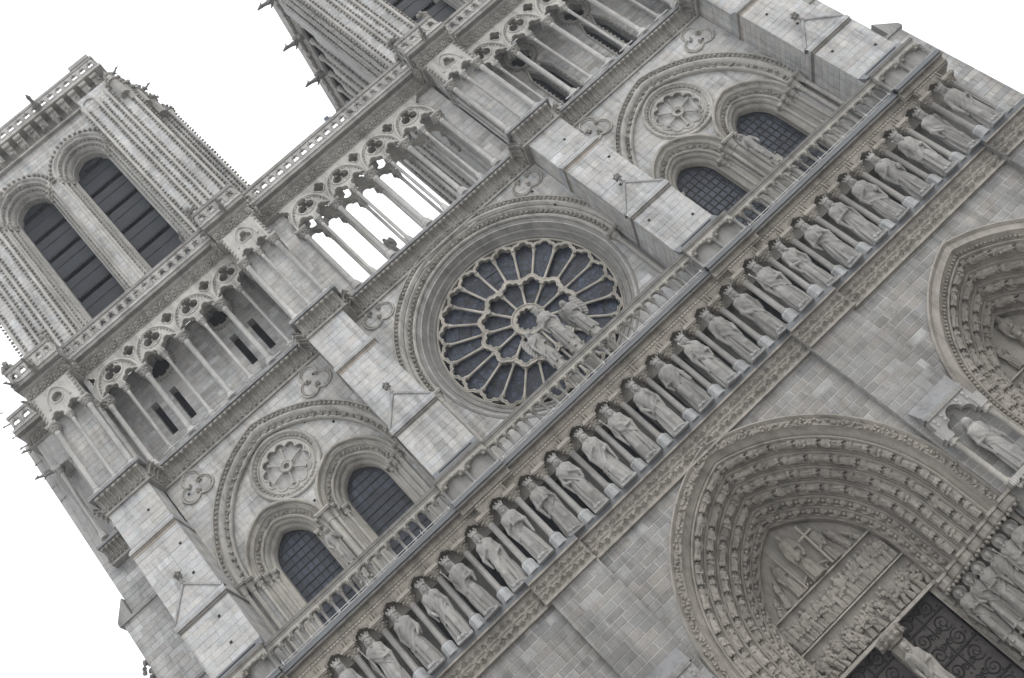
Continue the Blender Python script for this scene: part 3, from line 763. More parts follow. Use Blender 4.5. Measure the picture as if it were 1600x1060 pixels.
for x0, x1, bt in RUNS:
    y = -2.74 if bt else -2.44
    BAL.box(x0-.02, x1+.02, y-.13, y+.13, 23.10 if bt else 23.08, 23.16)
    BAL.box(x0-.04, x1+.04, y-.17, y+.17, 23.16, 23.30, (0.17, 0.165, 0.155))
    BAL.box(x0-.02, x1+.02, y-.14, y+.14, 21.93, 22.02, (0.33, 0.33, 0.33))
bal = part(BAL, 'balustrade')
for x0, x1, bt in RUNS:
    y = -2.74 if bt else -2.44; n = max(1, round((x1-x0)/(BS*(2.1 if bt else 1)))); st = (x1-x0)/n; f = st/BS
    for k in range(n): inst(ba, 'balustrade_arch', bal, (x0+(k+.5)*st, y, 22.69), (0, 0, 0), (f, 1, 1.0))
    for k in range(n+1): inst(bc, 'balustrade_colonnette', bal, (x0+k*st, y, 22.0), (0, 0, 0), (1, 1, 0.72))
    if bt:
        m = MB(T_WARM); m.box(x0+.02, x1-.02, y+.11, y+.5, 21.95, 23.12); part(m, 'blind_panel', parent=bal)
# thin bright service pipe along the foot of the balustrade
m = MB(); rnd = random.Random(3)
for x0, x1, bt in RUNS:
    if bt: continue
    m.tube([(x0+.15, -2.71, 22.03), (x1-.15, -2.71, 22.03)], 0.022, 6)
    n = int((x1-x0)/1.5)
    for k in range(n+1):
        x = x0+.25+k*(x1-x0-.5)/n; m.box(x-.018, x+.018, -2.74, -2.69, 21.94, 22.07); m.tube([(x, -2.73, 22.05), (x+.02, -2.73, 22.18)], .012, 5)
part(m, 'service_pipe', STEEL)
# ================================================================== rose window
def polar(c, r, a): return (c[0]+r*math.cos(a), c[1]+r*math.sin(a))
RC = (0.0, ROSE_Z); RY = 1.05
def scallop(n, r_cap, depth, wfrac=1.0, pts=14, off=0.0, grow=0.0):
    """ring of trefoil heads standing on a circle of radius r_cap"""
    out = []; half = PI/n; w_ = 2*r_cap*math.sin(half)*wfrac
    for k in range(n):
        a = 2*PI*(k+0.5)/n+off
        cs = [(0, depth*0.55, w_*0.27+grow), (-w_*0.25, depth*0.16, w_*0.25+grow), (w_*0.25, depth*0.16, w_*0.25+grow)]
        for (u, v) in lobes(cs, (0, 0.0), PI*0.98, PI*0.02, pts, False):
            v = max(v, 0); rad = r_cap*math.cos(half)+v
            e_r = (math.cos(a), math.sin(a)); e_t = (-math.sin(a), math.cos(a))
            out.append((RC[0]+e_r[0]*rad+e_t[0]*u, RC[1]+e_r[1]*rad+e_t[1]*u))
    return out
def circle(r, n=96, c=RC): return [(c[0]+r*math.cos(2*PI*k/n), c[1]+r*math.sin(2*PI*k/n)) for k in range(n)]
T_ROSE = (0.40, 0.378, 0.338)
def head_mesh(n, r_cap, depth, wfrac, grow, name):
    """one cusped trefoil head of stone in radial coordinates (z outwards from the hub)"""
    half = PI/n; w_ = 2*r_cap*math.sin(half)*wfrac; z0 = r_cap*math.cos(half)
    def C(g_): return [(0, depth*.62, w_*.225+g_), (-w_*.28, depth*.15, w_*.205+g_), (w_*.28, depth*.15, w_*.205+g_)]
    A = [(u, z0+max(v, -.02)) for u, v in lobes(C(0), (0, .0), PI*1.0, 0, 44, False)]
    B = [(u, z0+max(v, -.02)) for u, v in lobes(C(grow), (0, .0), PI*1.0, 0, 44, False)]
    m = MB(T_ROSE); y0, y1 = -.18, .17
    m.grid([[(x, y1, z) for x, z in A], [(x, y0, z) for x, z in A], [(x, y0, z) for x, z in B], [(x, y1, z) for x, z in B]])
    m.tube([(x, y0, z) for x, z in A], .042, 6); m.tube([(x, y0+.01, z) for x, z in B], .035, 6)
    return m.mesh(name, None, True, R(45))
tr = MB(T_ROSE)
tr.ring(*RC, [(4.52, RY+.17), (4.52, RY-.14), (4.56, RY-.18), (4.61, RY-.15), (4.65, RY-.10), (4.65, RY+.17)], 110)
cusp = lobes([polar((0, 0), .50, 2*PI*k/12)+(.14,) for k in range(12)], (0, 0), n=144)
tr.prism(circle(.86, 64), RY-.20, RY+.17, [[(x+RC[0], z+RC[1]) for x, z in cusp]])
tr.tube([(x+RC[0], RY-.2, z+RC[1]) for x, z in cusp], .035, 6, closed=True); tr.tube([(x, RY-.2, z) for x, z in circle(.83, 48)], .05, 6, closed=True)
rose = part(tr, 'rose_window', angle=R(40))
def roll(pts, r, y, mb, tint=None): mb.tube([(x, y, z) for x, z in pts], r, 6, tint, closed=True)
def radial(a): return Matrix(((math.sin(a), 0, math.cos(a), 0), (0, 1, 0, 0), (-math.cos(a), 0, math.sin(a), 0), (0, 0, 0, 1)))
for n, me in ((24, head_mesh(24, 4.06, .33, .985, .085, 'tracery_head')), (12, head_mesh(12, 2.00, .34, .97, .15, 'tracery_head'))):
    for k in range(n):
        a = 2*PI*(k+.5)/n; inst_m(me, 'tracery_head', rose, Matrix.Translation((RC[0], RY+(.006 if k % 2 else 0)-(.02 if n == 12 else 0), RC[1]))@radial(a))
m = MB(T_ROSE)
for k in range(12):
    p_ = polar(RC, 2.20, 2*PI*k/12); m.lathe([(.10, 0), (.14, .06), (.14, .22), (.10, .28)], (p_[0], RY-.02, p_[1]-.14), 8)
part(m, 'junction_bosses', None, rose, kind='stuff')
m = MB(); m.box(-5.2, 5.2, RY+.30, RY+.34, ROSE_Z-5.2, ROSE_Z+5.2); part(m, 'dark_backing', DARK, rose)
def spoke(r0, r1, w_):
    L_ = r1-r0; m = MB(T_ROSE); m.lathe([(w_*1.7, 0), (w_*1.7, .07), (w_*1.2, .13), (w_, .17), (w_, L_-.26), (w_*1.3, L_-.23), (w_*1.15, L_-.19), (w_*1.9, L_-.04), (w_*1.9, L_)], n=10)
    return m.mesh('spoke', None, True, R(40))
s_odd, s_even, s_in = spoke(2.50, 4.08, .066), spoke(2.32, 4.08, .066), spoke(.84, 2.05, .066)
for n in (24, 12):
    for k in range(n):
        me, r0 = (s_in, .84) if n == 12 else ((s_odd, 2.50) if k % 2 else (s_even, 2.32))
        a = 2*PI*k/n; p_ = polar(RC, r0, a)
        M = Matrix.Translation((p_[0], RY-.02, p_[1]))@radial(a); inst_m(me, 'spoke', rose, M)
def pane(r0, r1, n, name):
    m = MB(); h_ = PI/n; rows = []
    for r in np.linspace(r0, r1, 4): rows.append([(r*math.sin(t), 0.01*math.sin(7*r+9*t), r*math.cos(t)) for t in np.linspace(-h_, h_, 4)])
    m.grid(rows); return m.mesh(name, RGLASS)
for n, r0, r1 in ((24, 2.3, 4.68), (12, .7, 2.4)):
    me = pane(r0, r1, n, 'glass_pane')
    for k in range(n):
        a = 2*PI*(k+.5)/n; inst_m(me, 'glass_pane', rose, Matrix.Translation((RC[0], RY+.10, RC[1]))@radial(a)@Matrix.Rotation(random.Random(k).uniform(-.03, .03), 4, 'X'))
m = MB()
for r_ in (1.5, 2.95, 3.55): m.tube([(x, RY+.06, z) for x, z in circle(r_, 72)], .014, 5, closed=True)
part(m, 'saddle_bars', IRON, rose)
m = MB(); m.prism(circle(.85, 32), RY+.09, RY+.12); part(m, 'hub_pane', RGLASS, rose)
# rings of the rose: inner plain splay (full circle) and outer orders (half circle on shafts)
m = MB(T_WARM)
m.ring(*RC, [(4.63, RY+.1), (4.63, RY-.20), (4.68, RY-.26), (4.74, RY-.22), (4.86, .68), (4.90, .60), (4.98, .58), (5.02, .62), (5.14, .46), (5.20, .38), (5.27, .34), (5.34, .31), (5.42, .33), (5.44, .37)], 110)
part(m, 'rose_ring', None, rose, angle=R(38))
m = MB((0.41, 0.395, 0.365))
A0, A1 = 0.0, PI
m.ring(*RC, [(5.44, .36), (5.46, .22), (5.52, .18), (5.60, .20), (5.63, .26), (5.66, .30), (5.80, .18), (5.84, .08), (5.90, .03), (5.97, .05), (6.0, .10), (6.02, -.01), (6.06, -.06), (6.13, -.10), (6.20, -.08), (6.24, -.03), (6.26, .02), (6.40, -.03), (6.42, -.14), (6.46, -.16), (6.50, -.12), (6.50, .05)], 90, a0=A0, a1=A1)
part(m, 'rose_archivolt', None, rose, angle=R(38))
m = MB(T_DARK); rnd = random.Random(11)
for k in range(86):
    a = PI*(k+.5)/86; x, z = polar(RC, 6.33, a); m.blob((x, -.06, z), .085, rnd, (0.31, 0.295, 0.265))
for k in range(70):
    a = PI*(k+.5)/70; x, z = polar(RC, 5.73, a); m.blob((x, .16, z), .10, rnd, (0.30, 0.285, 0.255)); x, z = polar(RC, 5.65, a+.02); m.blob((x, .2, z), .06, rnd, (0.30, 0.285, 0.255))
part(m, 'ball_flowers', None, rose, kind='stuff')
def jamb_shaft(x, y, z0, z1, r, m, tint=None, cap=True):
    m.lathe([(r*1.6, 0), (r*1.6, .08), (r*1.15, .16), (r, .2), (r, z1-z0-.02), (r*1.25, z1-z0), (r*1.1, z1-z0+.04)]+([(r*1.35, z1-z0+.2), (r*2.0, z1-z0+.42), (r*2.1, z1-z0+.46)] if cap else []), (x, y, z0), 10, tint)
    if cap: m.box(x-r*2.6, x+r*2.6, y-r*2.4, y+r*2.2, z1+.46, z1+.53, tint); m.box(x-r*2.9, x+r*2.9, y-r*2.7, y+r*2.2, z1+.53, z1+.62, tint)
for s in (-1, 1):
    rnd = random.Random(3)
    for dx, y in ((5.73, .16), (6.15, -.02)):
        m = MB((0.42, 0.405, 0.375)); jamb_shaft(s*dx, y, 22.0, ROSE_Z-.62, .11, m)
        for k in range(6): m.blob((s*dx+.17*math.cos(k), y-.17*abs(math.sin(k)), ROSE_Z-.3+.1*math.sin(k*3)), .07, rnd)
        part(m, 'jamb_shaft', None, rose, angle=R(40))

# ================================================================== arched side bays
def window(cx, k):
    """pointed window with a splay of three orders, shafts and a leaded grid"""
    zs, c = WZ, WC
    m = MB((0.40, 0.382, 0.348))
    m.arch(cx, zs, c, 27.62-.2, [(2.62, .36), (2.62, .20), (2.56, .14), (2.48, .16), (2.44, .24), (2.42, .36), (2.34, .40), (2.30, .36), (2.24, .40), (2.22, .50), (2.18, .54), (2.02, .66), (2.00, .60), (1.94, .58), (1.88, .62), (1.86, .74), (1.80, .78), (1.76, .74), (1.70, .80), (1.68, .95), (1.60, 1.0), (1.52, 1.10), (1.50, 1.5)], 24, y=0)
    wn = part(m, 'window', angle=R(38))
    m = MB((0.40, 0.382, 0.348))      # plain reveal and the splayed shafts below the springing
    for s in (-1, 1):
        m.add([(cx+s*1.08, 1.5, 22), (cx+s*1.10, 1.05, 22), (cx+s*2.1, .38, 22), (cx+s*1.08, 1.5, zs), (cx+s*1.10, 1.05, zs), (cx+s*2.1, .38, zs)], [(0, 1, 4, 3), (1, 2, 5, 4)])
        for dx, y in ((1.42, .82), (1.72, .60), (2.02, .34)):
            ms = MB((0.42, 0.405, 0.375)); jamb_shaft(cx+s*dx, y, 22.0, zs-.62, .095, ms)
            rnd = random.Random(int(dx*10)+k)
            for q in range(5): ms.blob((cx+s*dx+rnd.uniform(-.14, .14), y-.13, zs-.35+rnd.uniform(-.1, .12)), .06, rnd)
            part(ms, 'jamb_shaft', None, wn, angle=R(40))
    part(m, 'reveal', None, wn, angle=R(40))
    m = MB(); rnd = random.Random(k)
    for q, t in along(arch_pts(cx, zs, c, 2.10, zs), .21, .1):
        for j in range(3): m.blob((q[0]+rnd.uniform(-.07, .07), .55+rnd.uniform(-.05, .05), q[1]+rnd.uniform(-.07, .07)), .062, rnd, (0.30, 0.285, 0.258))
    part(m, 'leaf_knots', None, wn, kind='stuff')
    # leading: iron grid in front of separate panes
    g_ = MB(); a = 1.12; zt = 29.0; P = 0.365
    nx = int(2*a/P)+1
    for i in range(nx+1): g_.box(cx-a+i*2*a/nx-.018, cx-a+i*2*a/nx+.018, 1.40, 1.43, 22.0, zt)
    nz = int((zt-22.0)/.40)
    for j in range(nz+1): z = 22.0+j*(zt-22.0)/nz; g_.box(cx-a, cx+a, 1.405, 1.435, z-.011, z+.011)
    inner = arch_pts(cx, zs, c, 1.35, 22.0); g_.tube([(x, 1.41, z) for x, z in inner], .012, 5); g_.tube([(x, 1.41, z) for x, z in arch_pts(cx, zs, c, 1.50, 22.0)], .03, 5)
    part(g_, 'leading', IRON, wn)
    pw, ph = 2*a/nx, (zt-22.0)/nz
    pmm = MB(); pmm.grid([[(0, 0, 0), (pw, 0, 0)], [(0, 0, ph), (pw, 0, ph)]]); me = pmm.mesh('pane', GLASS); rnd = random.Random(77+k)
    j0 = int((23.0-22)/ph)
    for i in range(nx):
        for j in range(j0, nz):
            x = cx-a+i*pw; z = 22+j*ph
            hh = hw(zs, c, 1.62)(z)
            if hh is None or abs(x+pw/2-cx) > hh+pw*.3: continue
            inst(me, 'pane', wn, (x, 1.45, z), (rnd.uniform(-.02, .02), 0, rnd.uniform(-.02, .02)))
    m = MB(); m.box(cx-a-.1, cx+a+.1, 1.47, 1.5, 22, zt+.2); part(m, 'dark_backing', DARK, wn)
    return wn
wi = 0
for s in (-1, 1):
    cx = s*SB
    for o in (-WOFF, WOFF): window(cx+o, wi); wi += 1
    # relieving arch
    m = MB((0.41, 0.397, 0.37))
    m.arch(cx, AZ, AC, AZ, [(5.42, .36), (5.42, .16), (5.48, .10), (5.56, .12), (5.60, .20), (5.72, .14), (5.76, .04), (5.84, -.02), (5.92, -.05), (6.0, -.02), (6.02, .06), (6.06, .04), (6.20, -.01), (6.22, -.12), (6.27, -.14), (6.31, -.10), (6.31, .05)], 30)
    ra = part(m, 'relieving_arch', angle=R(38))
    m = MB(); rnd = random.Random(21)
    for q, t in along(arch_pts(cx, AZ, AC, 6.13, AZ), .245, .1): m.blob((q[0], -.06, q[1]), .082, rnd, (0.30, 0.285, 0.258))
    for q, t in along(arch_pts(cx, AZ, AC, 5.66, AZ), .40, .15):
        for j in range(4): m.blob((q[0]+rnd.uniform(-.09, .09), .11+rnd.uniform(-.05, .03), q[1]+rnd.uniform(-.09, .09)), .07, rnd, (0.30, 0.285, 0.258))
    part(m, 'ball_flowers', None, ra, kind='stuff')
    for dx, y, r_ in [(sg*d_, y, .12) for sg in (-1, 1) for d_, y in ((4.52, .12), (4.86, -.05))]+[(0, .16, .14), (-.3, .30, .1), (.3, .30, .1)]:
        m = MB((0.40, 0.385, 0.355)); jamb_shaft(cx+dx, y, 22.0, AZ-.62, r_, m); part(m, 'jamb_shaft', None, ra, angle=R(40))
    # blind rosette
    C = (cx, 31.0)
    m = MB((0.40, 0.388, 0.36)); m.ring(*C, [(1.82, .36), (1.82, .28), (1.76, .22), (1.68, .23), (1.62, .30), (1.58, .36), (1.50, .42), (1.46, .38), (1.42, .36), (1.38, .40), (1.36, .62)], 64)
    rt = part(m, 'rosette', angle=R(38))
    m = MB((0.41, 0.398, 0.37)); hol = [[(C[0]+x, C[1]+z) for x, z in lobes([polar((0, 0), 1.0, 2*PI*(k+.5)/12)+(.272,) for k in range(12)], (0, 0), n=192)]]
    m.prism(circle(1.37, 64, C), .42, .70, hol, back=False); roll([(C[0]+(x-C[0])*.985, C[1]+(z-C[1])*.985) for x, z in hol[0]], .055, .42, m); part(m, 'foils', None, rt)
    m = MB((0.41, 0.398, 0.37)); m.prism(circle(.30, 32, C), .42, .70, [[(C[0]+x, C[1]+z) for x, z in lobes([polar((0, 0), .09, 2*PI*k/6)+(.07,) for k in range(6)], (0, 0), n=48)]]); roll(circle(.28, 32, C), .045, .42, m)
    part(m, 'hub', None, rt)
    sm_ = MB((0.41, 0.398, 0.37)); sm_.lathe([(.075, 0), (.075, .05), (.05, .09), (.045, .12), (.045, .58), (.06, .62), (.085, .70)], n=8); sme = sm_.mesh('spoke', None, True, R(40))
    for k in range(6):
        a = 2*PI*k/6+.26; p_ = polar(C, .29, a); inst_m(sme, 'spoke', rt, Matrix.Translation((p_[0], .50, p_[1]))@radial(a))
    m = MB(); rnd = random.Random(6)
    for k in range(40): x, z = polar(C, 1.55, 2*PI*k/44); m.blob((x, .36, z), .075, rnd, (0.31, 0.295, 0.268))
    part(m, 'leaf_ring', None, rt, kind='stuff')
# blind trefoils high on the walls
for x, z in ((-16.72, 33.35), (-9.40, 33.35), (-4.98, 33.85), (4.98, 33.85), (9.40, 33.35), (16.72, 33.35)):
    m = MB((0.39, 0.378, 0.35)); pts = foil(x, z-.05, 3, .44, .47, PI/2, 72); roll(pts, .055, -.04, m); big = [(x+(a-x)*1.1, z+(b-z)*1.1) for a, b in pts]
    roll([(x+(a-x)*.86, z-.05+(b-z+.05)*.86) for a, b in pts], .04, -.015, m)
    tf = part(m, 'trefoil', smooth=True)
    m = MB(); rnd = random.Random(int(x*7)); 
    for q, t in along([(x+(a-x)*.93, z-.05+(b-z+.05)*.93) for a, b in pts+pts[:1]], .2): m.blob((q[0], -.03, q[1]), .05, rnd, (0.31, 0.297, 0.27))
    for k in range(3):
        a = PI/2+PI/3+2*PI*k/3; q = (x+.30*math.cos(a), z-.05+.30*math.sin(a))
        for j in range(6): m.blob((q[0]+rnd.uniform(-.1, .1), -.06, q[1]+rnd.uniform(-.1, .1)), .07, rnd, (0.28, 0.265, 0.24))
    part(m, 'leaf_knots', None, tf, kind='stuff')

# ================================================================== leaf cornice under the great gallery
def crochet(s, t):                  # hollow moulding with a row of hooked leaves
    base = 0.04+0.40*(np.clip(t-.05, 0, 1)/.80)**2.2
    u = s % 0.6; d = base.copy()
    for cx, top_ in ((0.15, .74), (0.45, .74)):
        stem = np.exp(-((u-cx)/.055)**2)*np.clip((t-.30)/.3, 0, 1)*.06
        head = np.clip(1-np.hypot((u-cx)/.12, (t-top_)/.10)**2, 0, 1)*.15*(0.8+.2*np.cos(50*(u-cx)))
        d = np.maximum(d, base+stem); d = np.maximum(d, base+head)
    for cx in (0.0, 0.3, 0.6):
        d = np.maximum(d, base+np.clip(1-np.hypot((u-cx)/.10, (t-.22)/.12)**2, 0, 1)*.11*(0.7+.3*np.cos(6*np.arctan2(t-.22, u-cx))))
    return d
def crochet_mesh():
    m = MB((0.335, 0.322, 0.298)); prof = [(.0, .0), (.02, .06), (.0, .1), (.03, .35), (.10, .55), (.22, .70), (.38, .80), (.40, .86)]
    m.grid([[(x, -d, t) for x in np.linspace(0, 1.2, 3)] for d, t in prof]); rnd = random.Random(19); T = (0.37, 0.357, 0.33)
    for k in range(4):
        x = .15+k*.30
        m.tube([(x, -.02, .28), (x, -.10, .48), (x, -.24, .64), (x, -.40, .72)], [.05, .045, .045, .06], 6, T)
        m.blob((x, -.46, .68), .085, rnd, T); m.blob((x-.05, -.42, .73), .065, rnd, T); m.blob((x+.05, -.42, .73), .065, rnd, T)
        xl = x-.15
        for dx, dz, r_ in ((0, .20, .075), (-.06, .14, .05), (.06, .14, .05), (0, .31, .05)): m.blob((xl+dx+.001, -.06, dz), r_, rnd, (0.33, 0.316, 0.29))
    return m.mesh('leaf_cornice_panel')
crt = crochet_mesh()
GR = [(-22.3, -20.42), (-20.42, -17.85), (-17.85, -8.28), (-8.28, -5.82), (-5.82, 5.82), (5.82, 8.28), (8.28, 17.85), (17.85, 20.42), (20.42, 22.3)]
def isb(k): return k in (1, 3, 5, 7)
def flank(k): return k in (0, 8)
CO = MB((0.36, 0.355, 0.345))
for k, (x0, x1) in enumerate(GR):
    y = -1.52 if isb(k) else (1.6 if flank(k) else -.06)
    CO.box(x0-.02, x1+.02, y-.06, y+2.2 if not isb(k) else .3, 34.22, 34.32, (0.33, 0.32, 0.30))
    CO.box(x0, x1, y, y+1.5, 34.32, 35.16)
    e = .12 if isb(k) else 0
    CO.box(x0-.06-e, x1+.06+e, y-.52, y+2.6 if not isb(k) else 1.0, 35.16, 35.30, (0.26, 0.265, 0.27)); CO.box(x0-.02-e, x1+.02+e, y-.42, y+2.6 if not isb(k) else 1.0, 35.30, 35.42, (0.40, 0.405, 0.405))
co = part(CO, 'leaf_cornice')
def run_tiles(me, name, parent, x0, x1, y, z, w_, rot=0):
    n = max(1, round(abs(x1-x0)/w_)); st = (x1-x0)/n
    for k in range(n): inst(me, name, parent, (x0+k*st, y, z), (0, 0, 0), (st/w_, 1, 1))
for k, (x0, x1) in enumerate(GR):
    y = -1.52 if isb(k) else (1.6 if flank(k) else -.06); run_tiles(crt, 'leaf_cornice_panel', co, x0, x1, y, 34.31, 1.2)
def side_tiles(me, name, parent, x, y0, y1, z, w_, d):
    n = max(1, round((y1-y0)/w_)); st = (y1-y0)/n
    for k in range(n):
        if d > 0: inst(me, name, parent, (x, y0+k*st, z), (0, 0, PI/2), (st/w_, 1, 1))
        else: inst(me, name, parent, (x, y1-k*st, z), (0, 0, -PI/2), (st/w_, 1, 1))
for k in (1, 3, 5, 7):
    x0, x1 = GR[k]; side_tiles(crt, 'leaf_cornice_panel', co, x0, -1.52, -.06, 34.31, 1.2, -1); side_tiles(crt, 'leaf_cornice_panel', co, x1, -1.52, -.06, 34.31, 1.2, 1)
# ================================================================== great open gallery
YG = -.30; GZ0 = 35.42; GZC = 40.62; UZ = 42.62
def g_column(r, name):
    H = GZC-GZ0; m = MB((0.43, 0.425, 0.41))
    m.lathe([(r*2.0, 0), (r*2.0, .16), (r*1.75, .18), (r*1.75, .34), (r*1.3, .42), (r*1.45, .47), (r*1.1, .52), (r, .56), (r*.97, H-.66), (r*1.2, H-.62), (r*1.05, H-.57), (r*1.15, H-.40), (r*1.8, H-.14), (r*1.9, H-.10)], n=12)
    rnd = random.Random(8)
    for k in range(8):
        a = 2*PI*k/8; m.blob((r*1.75*math.cos(a), r*1.75*math.sin(a), H-.2), r*.55, rnd, (0.33, 0.32, 0.29)); m.blob((r*1.4*math.cos(a+.4), r*1.4*math.sin(a+.4), H-.36), r*.45, rnd, (0.33, 0.32, 0.29))
    q = r*2.1; m.box(-q, q, -q, q, H-.10, H-.04); m.box(-q*1.1, q*1.1, -q*1.1, q*1.1, H-.04, H+.03)
    return m.mesh(name, None, True, R(40))
g_big, g_small = g_column(.150, 'great_column'), g_column(.092, 'small_column')
def tracery_unit(W):
    """two cusped lights under one round arch with a trefoil eye, half quatrefoils in the corners"""
    h_ = W/2; q = W/4; top_ = 2.02; m = MB((0.42, 0.408, 0.38))
    def light(cx): return [(cx+x, max(z, 0)) for x, z in lobes([(0, .38, .25), (-.27, .16, .245), (.27, .16, .245)], (0, 0), PI, 0, 30, False)]
    l1, l2 = light(-q), light(q)
    def notch(sx):
        cs = [(sx*h_+dx, 1.46+dz, .19) for dx, dz in ((0, .19), (0, -.19), (.17, 0), (-.17, 0))]
        return lobes(cs, (sx*h_, 1.46), 3*PI/2, PI/2, 20, False) if sx > 0 else lobes(cs, (sx*h_, 1.46), PI/2, -PI/2, 20, False)
    poly = [(-h_, 0)]+l1+[(-.05, 0), (.05, 0)]+l2+[(h_, 0)]+notch(1)+[(h_, top_), (-h_, top_)]+notch(-1)
    eye = foil(0, 1.14, 3, .265, .285, PI/2, 48)
    holes = [eye]
    m.prism(poly, -.16, .16, holes)
    m2 = MB((0.45, 0.438, 0.41))
    for l in (l1, l2): m2.tube([(x, -.16, z) for x, z in l], .06, 6)
    rnd = random.Random(12)
    m2.tube([(x, -.17, z) for x, z in [(h_*math.cos(t)*.97, .06+1.62*math.sin(t)) for t in np.linspace(PI, 0, 30)]], .075, 6)
    for hh in holes: m2.tube([(x, -.16, z) for x, z in hh], .045, 6, closed=True)
    for sx in (-1, 1): m2.tube([(x, -.16, z) for x, z in notch(sx)], .045, 6)
    m2.tube([(x, -.16, z) for x, z in [(.56*math.cos(t), 1.12+.53*math.sin(t)) for t in np.linspace(0, 2*PI, 28)[:-1]]], .045, 6, closed=True)
    for t in np.linspace(PI*.97, PI*.03, 20): m2.blob((.86*h_*math.cos(t), -.2, .10+1.42*math.sin(t)), .05, rnd, (0.34, 0.325, 0.3))
    for k in range(3):
        a = PI/2+PI/3+2*PI*k/3; m2.blob((.19*math.cos(a), -.19, 1.12+.19*math.sin(a)), .06, rnd, (0.34, 0.325, 0.3))
    return m.mesh('tracery'), m2.mesh('tracery_rolls', None, True)
def arcade(x0, x1, n, y, rear=True):
    W = (x1-x0)/n; me, me2 = tracery_unit(W)
    for k in range(n):
        o = inst(me, 'tracery', CATH, (x0+(k+.5)*W, y, GZC+.02)); inst(me2, 'tracery_rolls', o)
        inst(g_small, 'small_column', CATH, (x0+(k+.5)*W, y, GZ0))
        if rear:
            inst(me, 'tracery', CATH, (x0+(k+.5)*W, y+1.25, GZC+.02)); inst(g_small, 'small_column', CATH, (x0+(k+.5)*W, y+1.25, GZ0))
    for k in range(n+1):
        dx = .14 if k == 0 else (-.14 if k == n else 0)
        inst(g_big, 'great_column', CATH, (x0+k*W+dx, y, GZ0))
        if rear: inst(g_small, 'small_column', CATH, (x0+k*W+dx, y+1.25, GZ0), (0, 0, 0), (1.2, 1.2, 1))
arcade(-4.85, 4.85, 4, YG)
arcade(-17.75, -7.75, 4, YG, False); arcade(7.75, 17.75, 4, YG, False)
for s in (-1, 1):
    a, b = sorted((s*4.74, s*5.9)); m = MB(T_MID); m.box(a, b, -.12, 1.3, GZ0, UZ); part(m, 'gallery_return'); lay(front(-.125), GZ0+.02, UZ-.02, span(a, b), .34, (.4, .8), T_MID, seed=205+s, gap=.006, new=0)
for x in (-17.82, -7.68, 7.68, 17.82): m = MB(T_MID); m.box(x-.14, x+.14, YG-.12, YG+.14, GZC+.03, UZ); part(m, 'spandrel_end')
# solid returns beside the open bay and the flower cornice on top
def flower(s, t):
    base = .05+.30*(np.clip(t-.05, 0, 1)/.62)**1.6; u = s % .40
    d = base+np.clip(1-np.hypot((u-.2)/.16, (t-.32)/.2)**2, 0, 1)*.14*(.65+.35*np.cos(5*np.arctan2(t-.32, u-.2)))
    return np.maximum(d, base+.05*np.exp(-((t-.05)/.04)**2))
def flower_mesh():
    m = MB((0.345, 0.332, 0.305)); m.grid([[(x, -d, t) for x in np.linspace(0, 1.2, 3)] for d, t in ((0, 0), (.06, .05), (.04, .1), (.08, .4), (.18, .55), (.32, .63), (.34, .66))]); rnd = random.Random(23)
    for k in range(3):
        x = .2+k*.4; T = (0.37, 0.355, 0.325)
        for j in range(6): m.blob((x+.11*math.cos(j*1.05), -.13-.1*(.5+.5*math.sin(j*1.05)), .30+.12*math.sin(j*1.05)), .065, rnd, T)
        m.blob((x, -.2, .31), .055, rnd, T); m.blob((x+.2, -.26, .50), .06, rnd, T); m.blob((x+.2, -.1, .14), .05, rnd, T)
    return m.mesh('flower_cornice_panel')
flt = flower_mesh()
UC = MB((0.36, 0.35, 0.335)); UZ = 42.62
for k, (x0, x1) in enumerate(GR):
    y = -1.52 if isb(k) else (.95 if flank(k) else -.44); yb = 1.4 if not flank(k) else 3
    UC.box(x0, x1, y+.02, yb, UZ, UZ+.66)
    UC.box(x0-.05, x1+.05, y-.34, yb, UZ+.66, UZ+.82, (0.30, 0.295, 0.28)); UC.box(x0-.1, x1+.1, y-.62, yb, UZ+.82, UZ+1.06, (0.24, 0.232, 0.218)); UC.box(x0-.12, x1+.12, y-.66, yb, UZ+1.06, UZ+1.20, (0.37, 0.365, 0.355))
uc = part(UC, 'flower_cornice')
for k, (x0, x1) in enumerate(GR): run_tiles(flt, 'flower_cornice_panel', uc, x0, x1, -1.52 if isb(k) else (.95 if flank(k) else -.44), UZ+.01, 1.2)
for k in (1, 3, 5, 7):
    x0, x1 = GR[k]; side_tiles(flt, 'flower_cornice_panel', uc, x0, -1.52, -.44, UZ+.01, 1.2, -1); side_tiles(flt, 'flower_cornice_panel', uc, x1, -1.52, -.44, UZ+.01, 1.2, 1)
# pierced parapet
PZ = UZ+1.20
def para_tile(W=.56, H=.86):
    m = MB((0.38, 0.372, 0.355)); hol = [[(x, H/2+z) for x, z in foil(0, 0, 4, .115, .125, PI/4, 40)]]
    m.prism([(-W/2, 0), (W/2, 0), (W/2, H), (-W/2, H)], -.08, .08, hol); m.tube([(x, -.08, z) for x, z in hol[0]], .035, 6, closed=True)
    m.tube([(-W/2, -.09, .10), (0, -.11, H-.1), (W/2, -.09, .10)], .03, 5); return m.mesh('parapet_panel')
pt = para_tile(); PA = MB((0.34, 0.33, 0.315))
for k, (x0, x1) in enumerate(GR):
    y = -1.98 if isb(k) else (.5 if flank(k) else -.88)
    PA.box(x0-.05, x1+.05, y-.13, y+.13, PZ+.86, PZ+1.06, (0.27, 0.262, 0.25)); PA.box(x0, x1, y-.10, y+.10, PZ-.02, PZ+.06)
pa = part(PA, 'parapet')
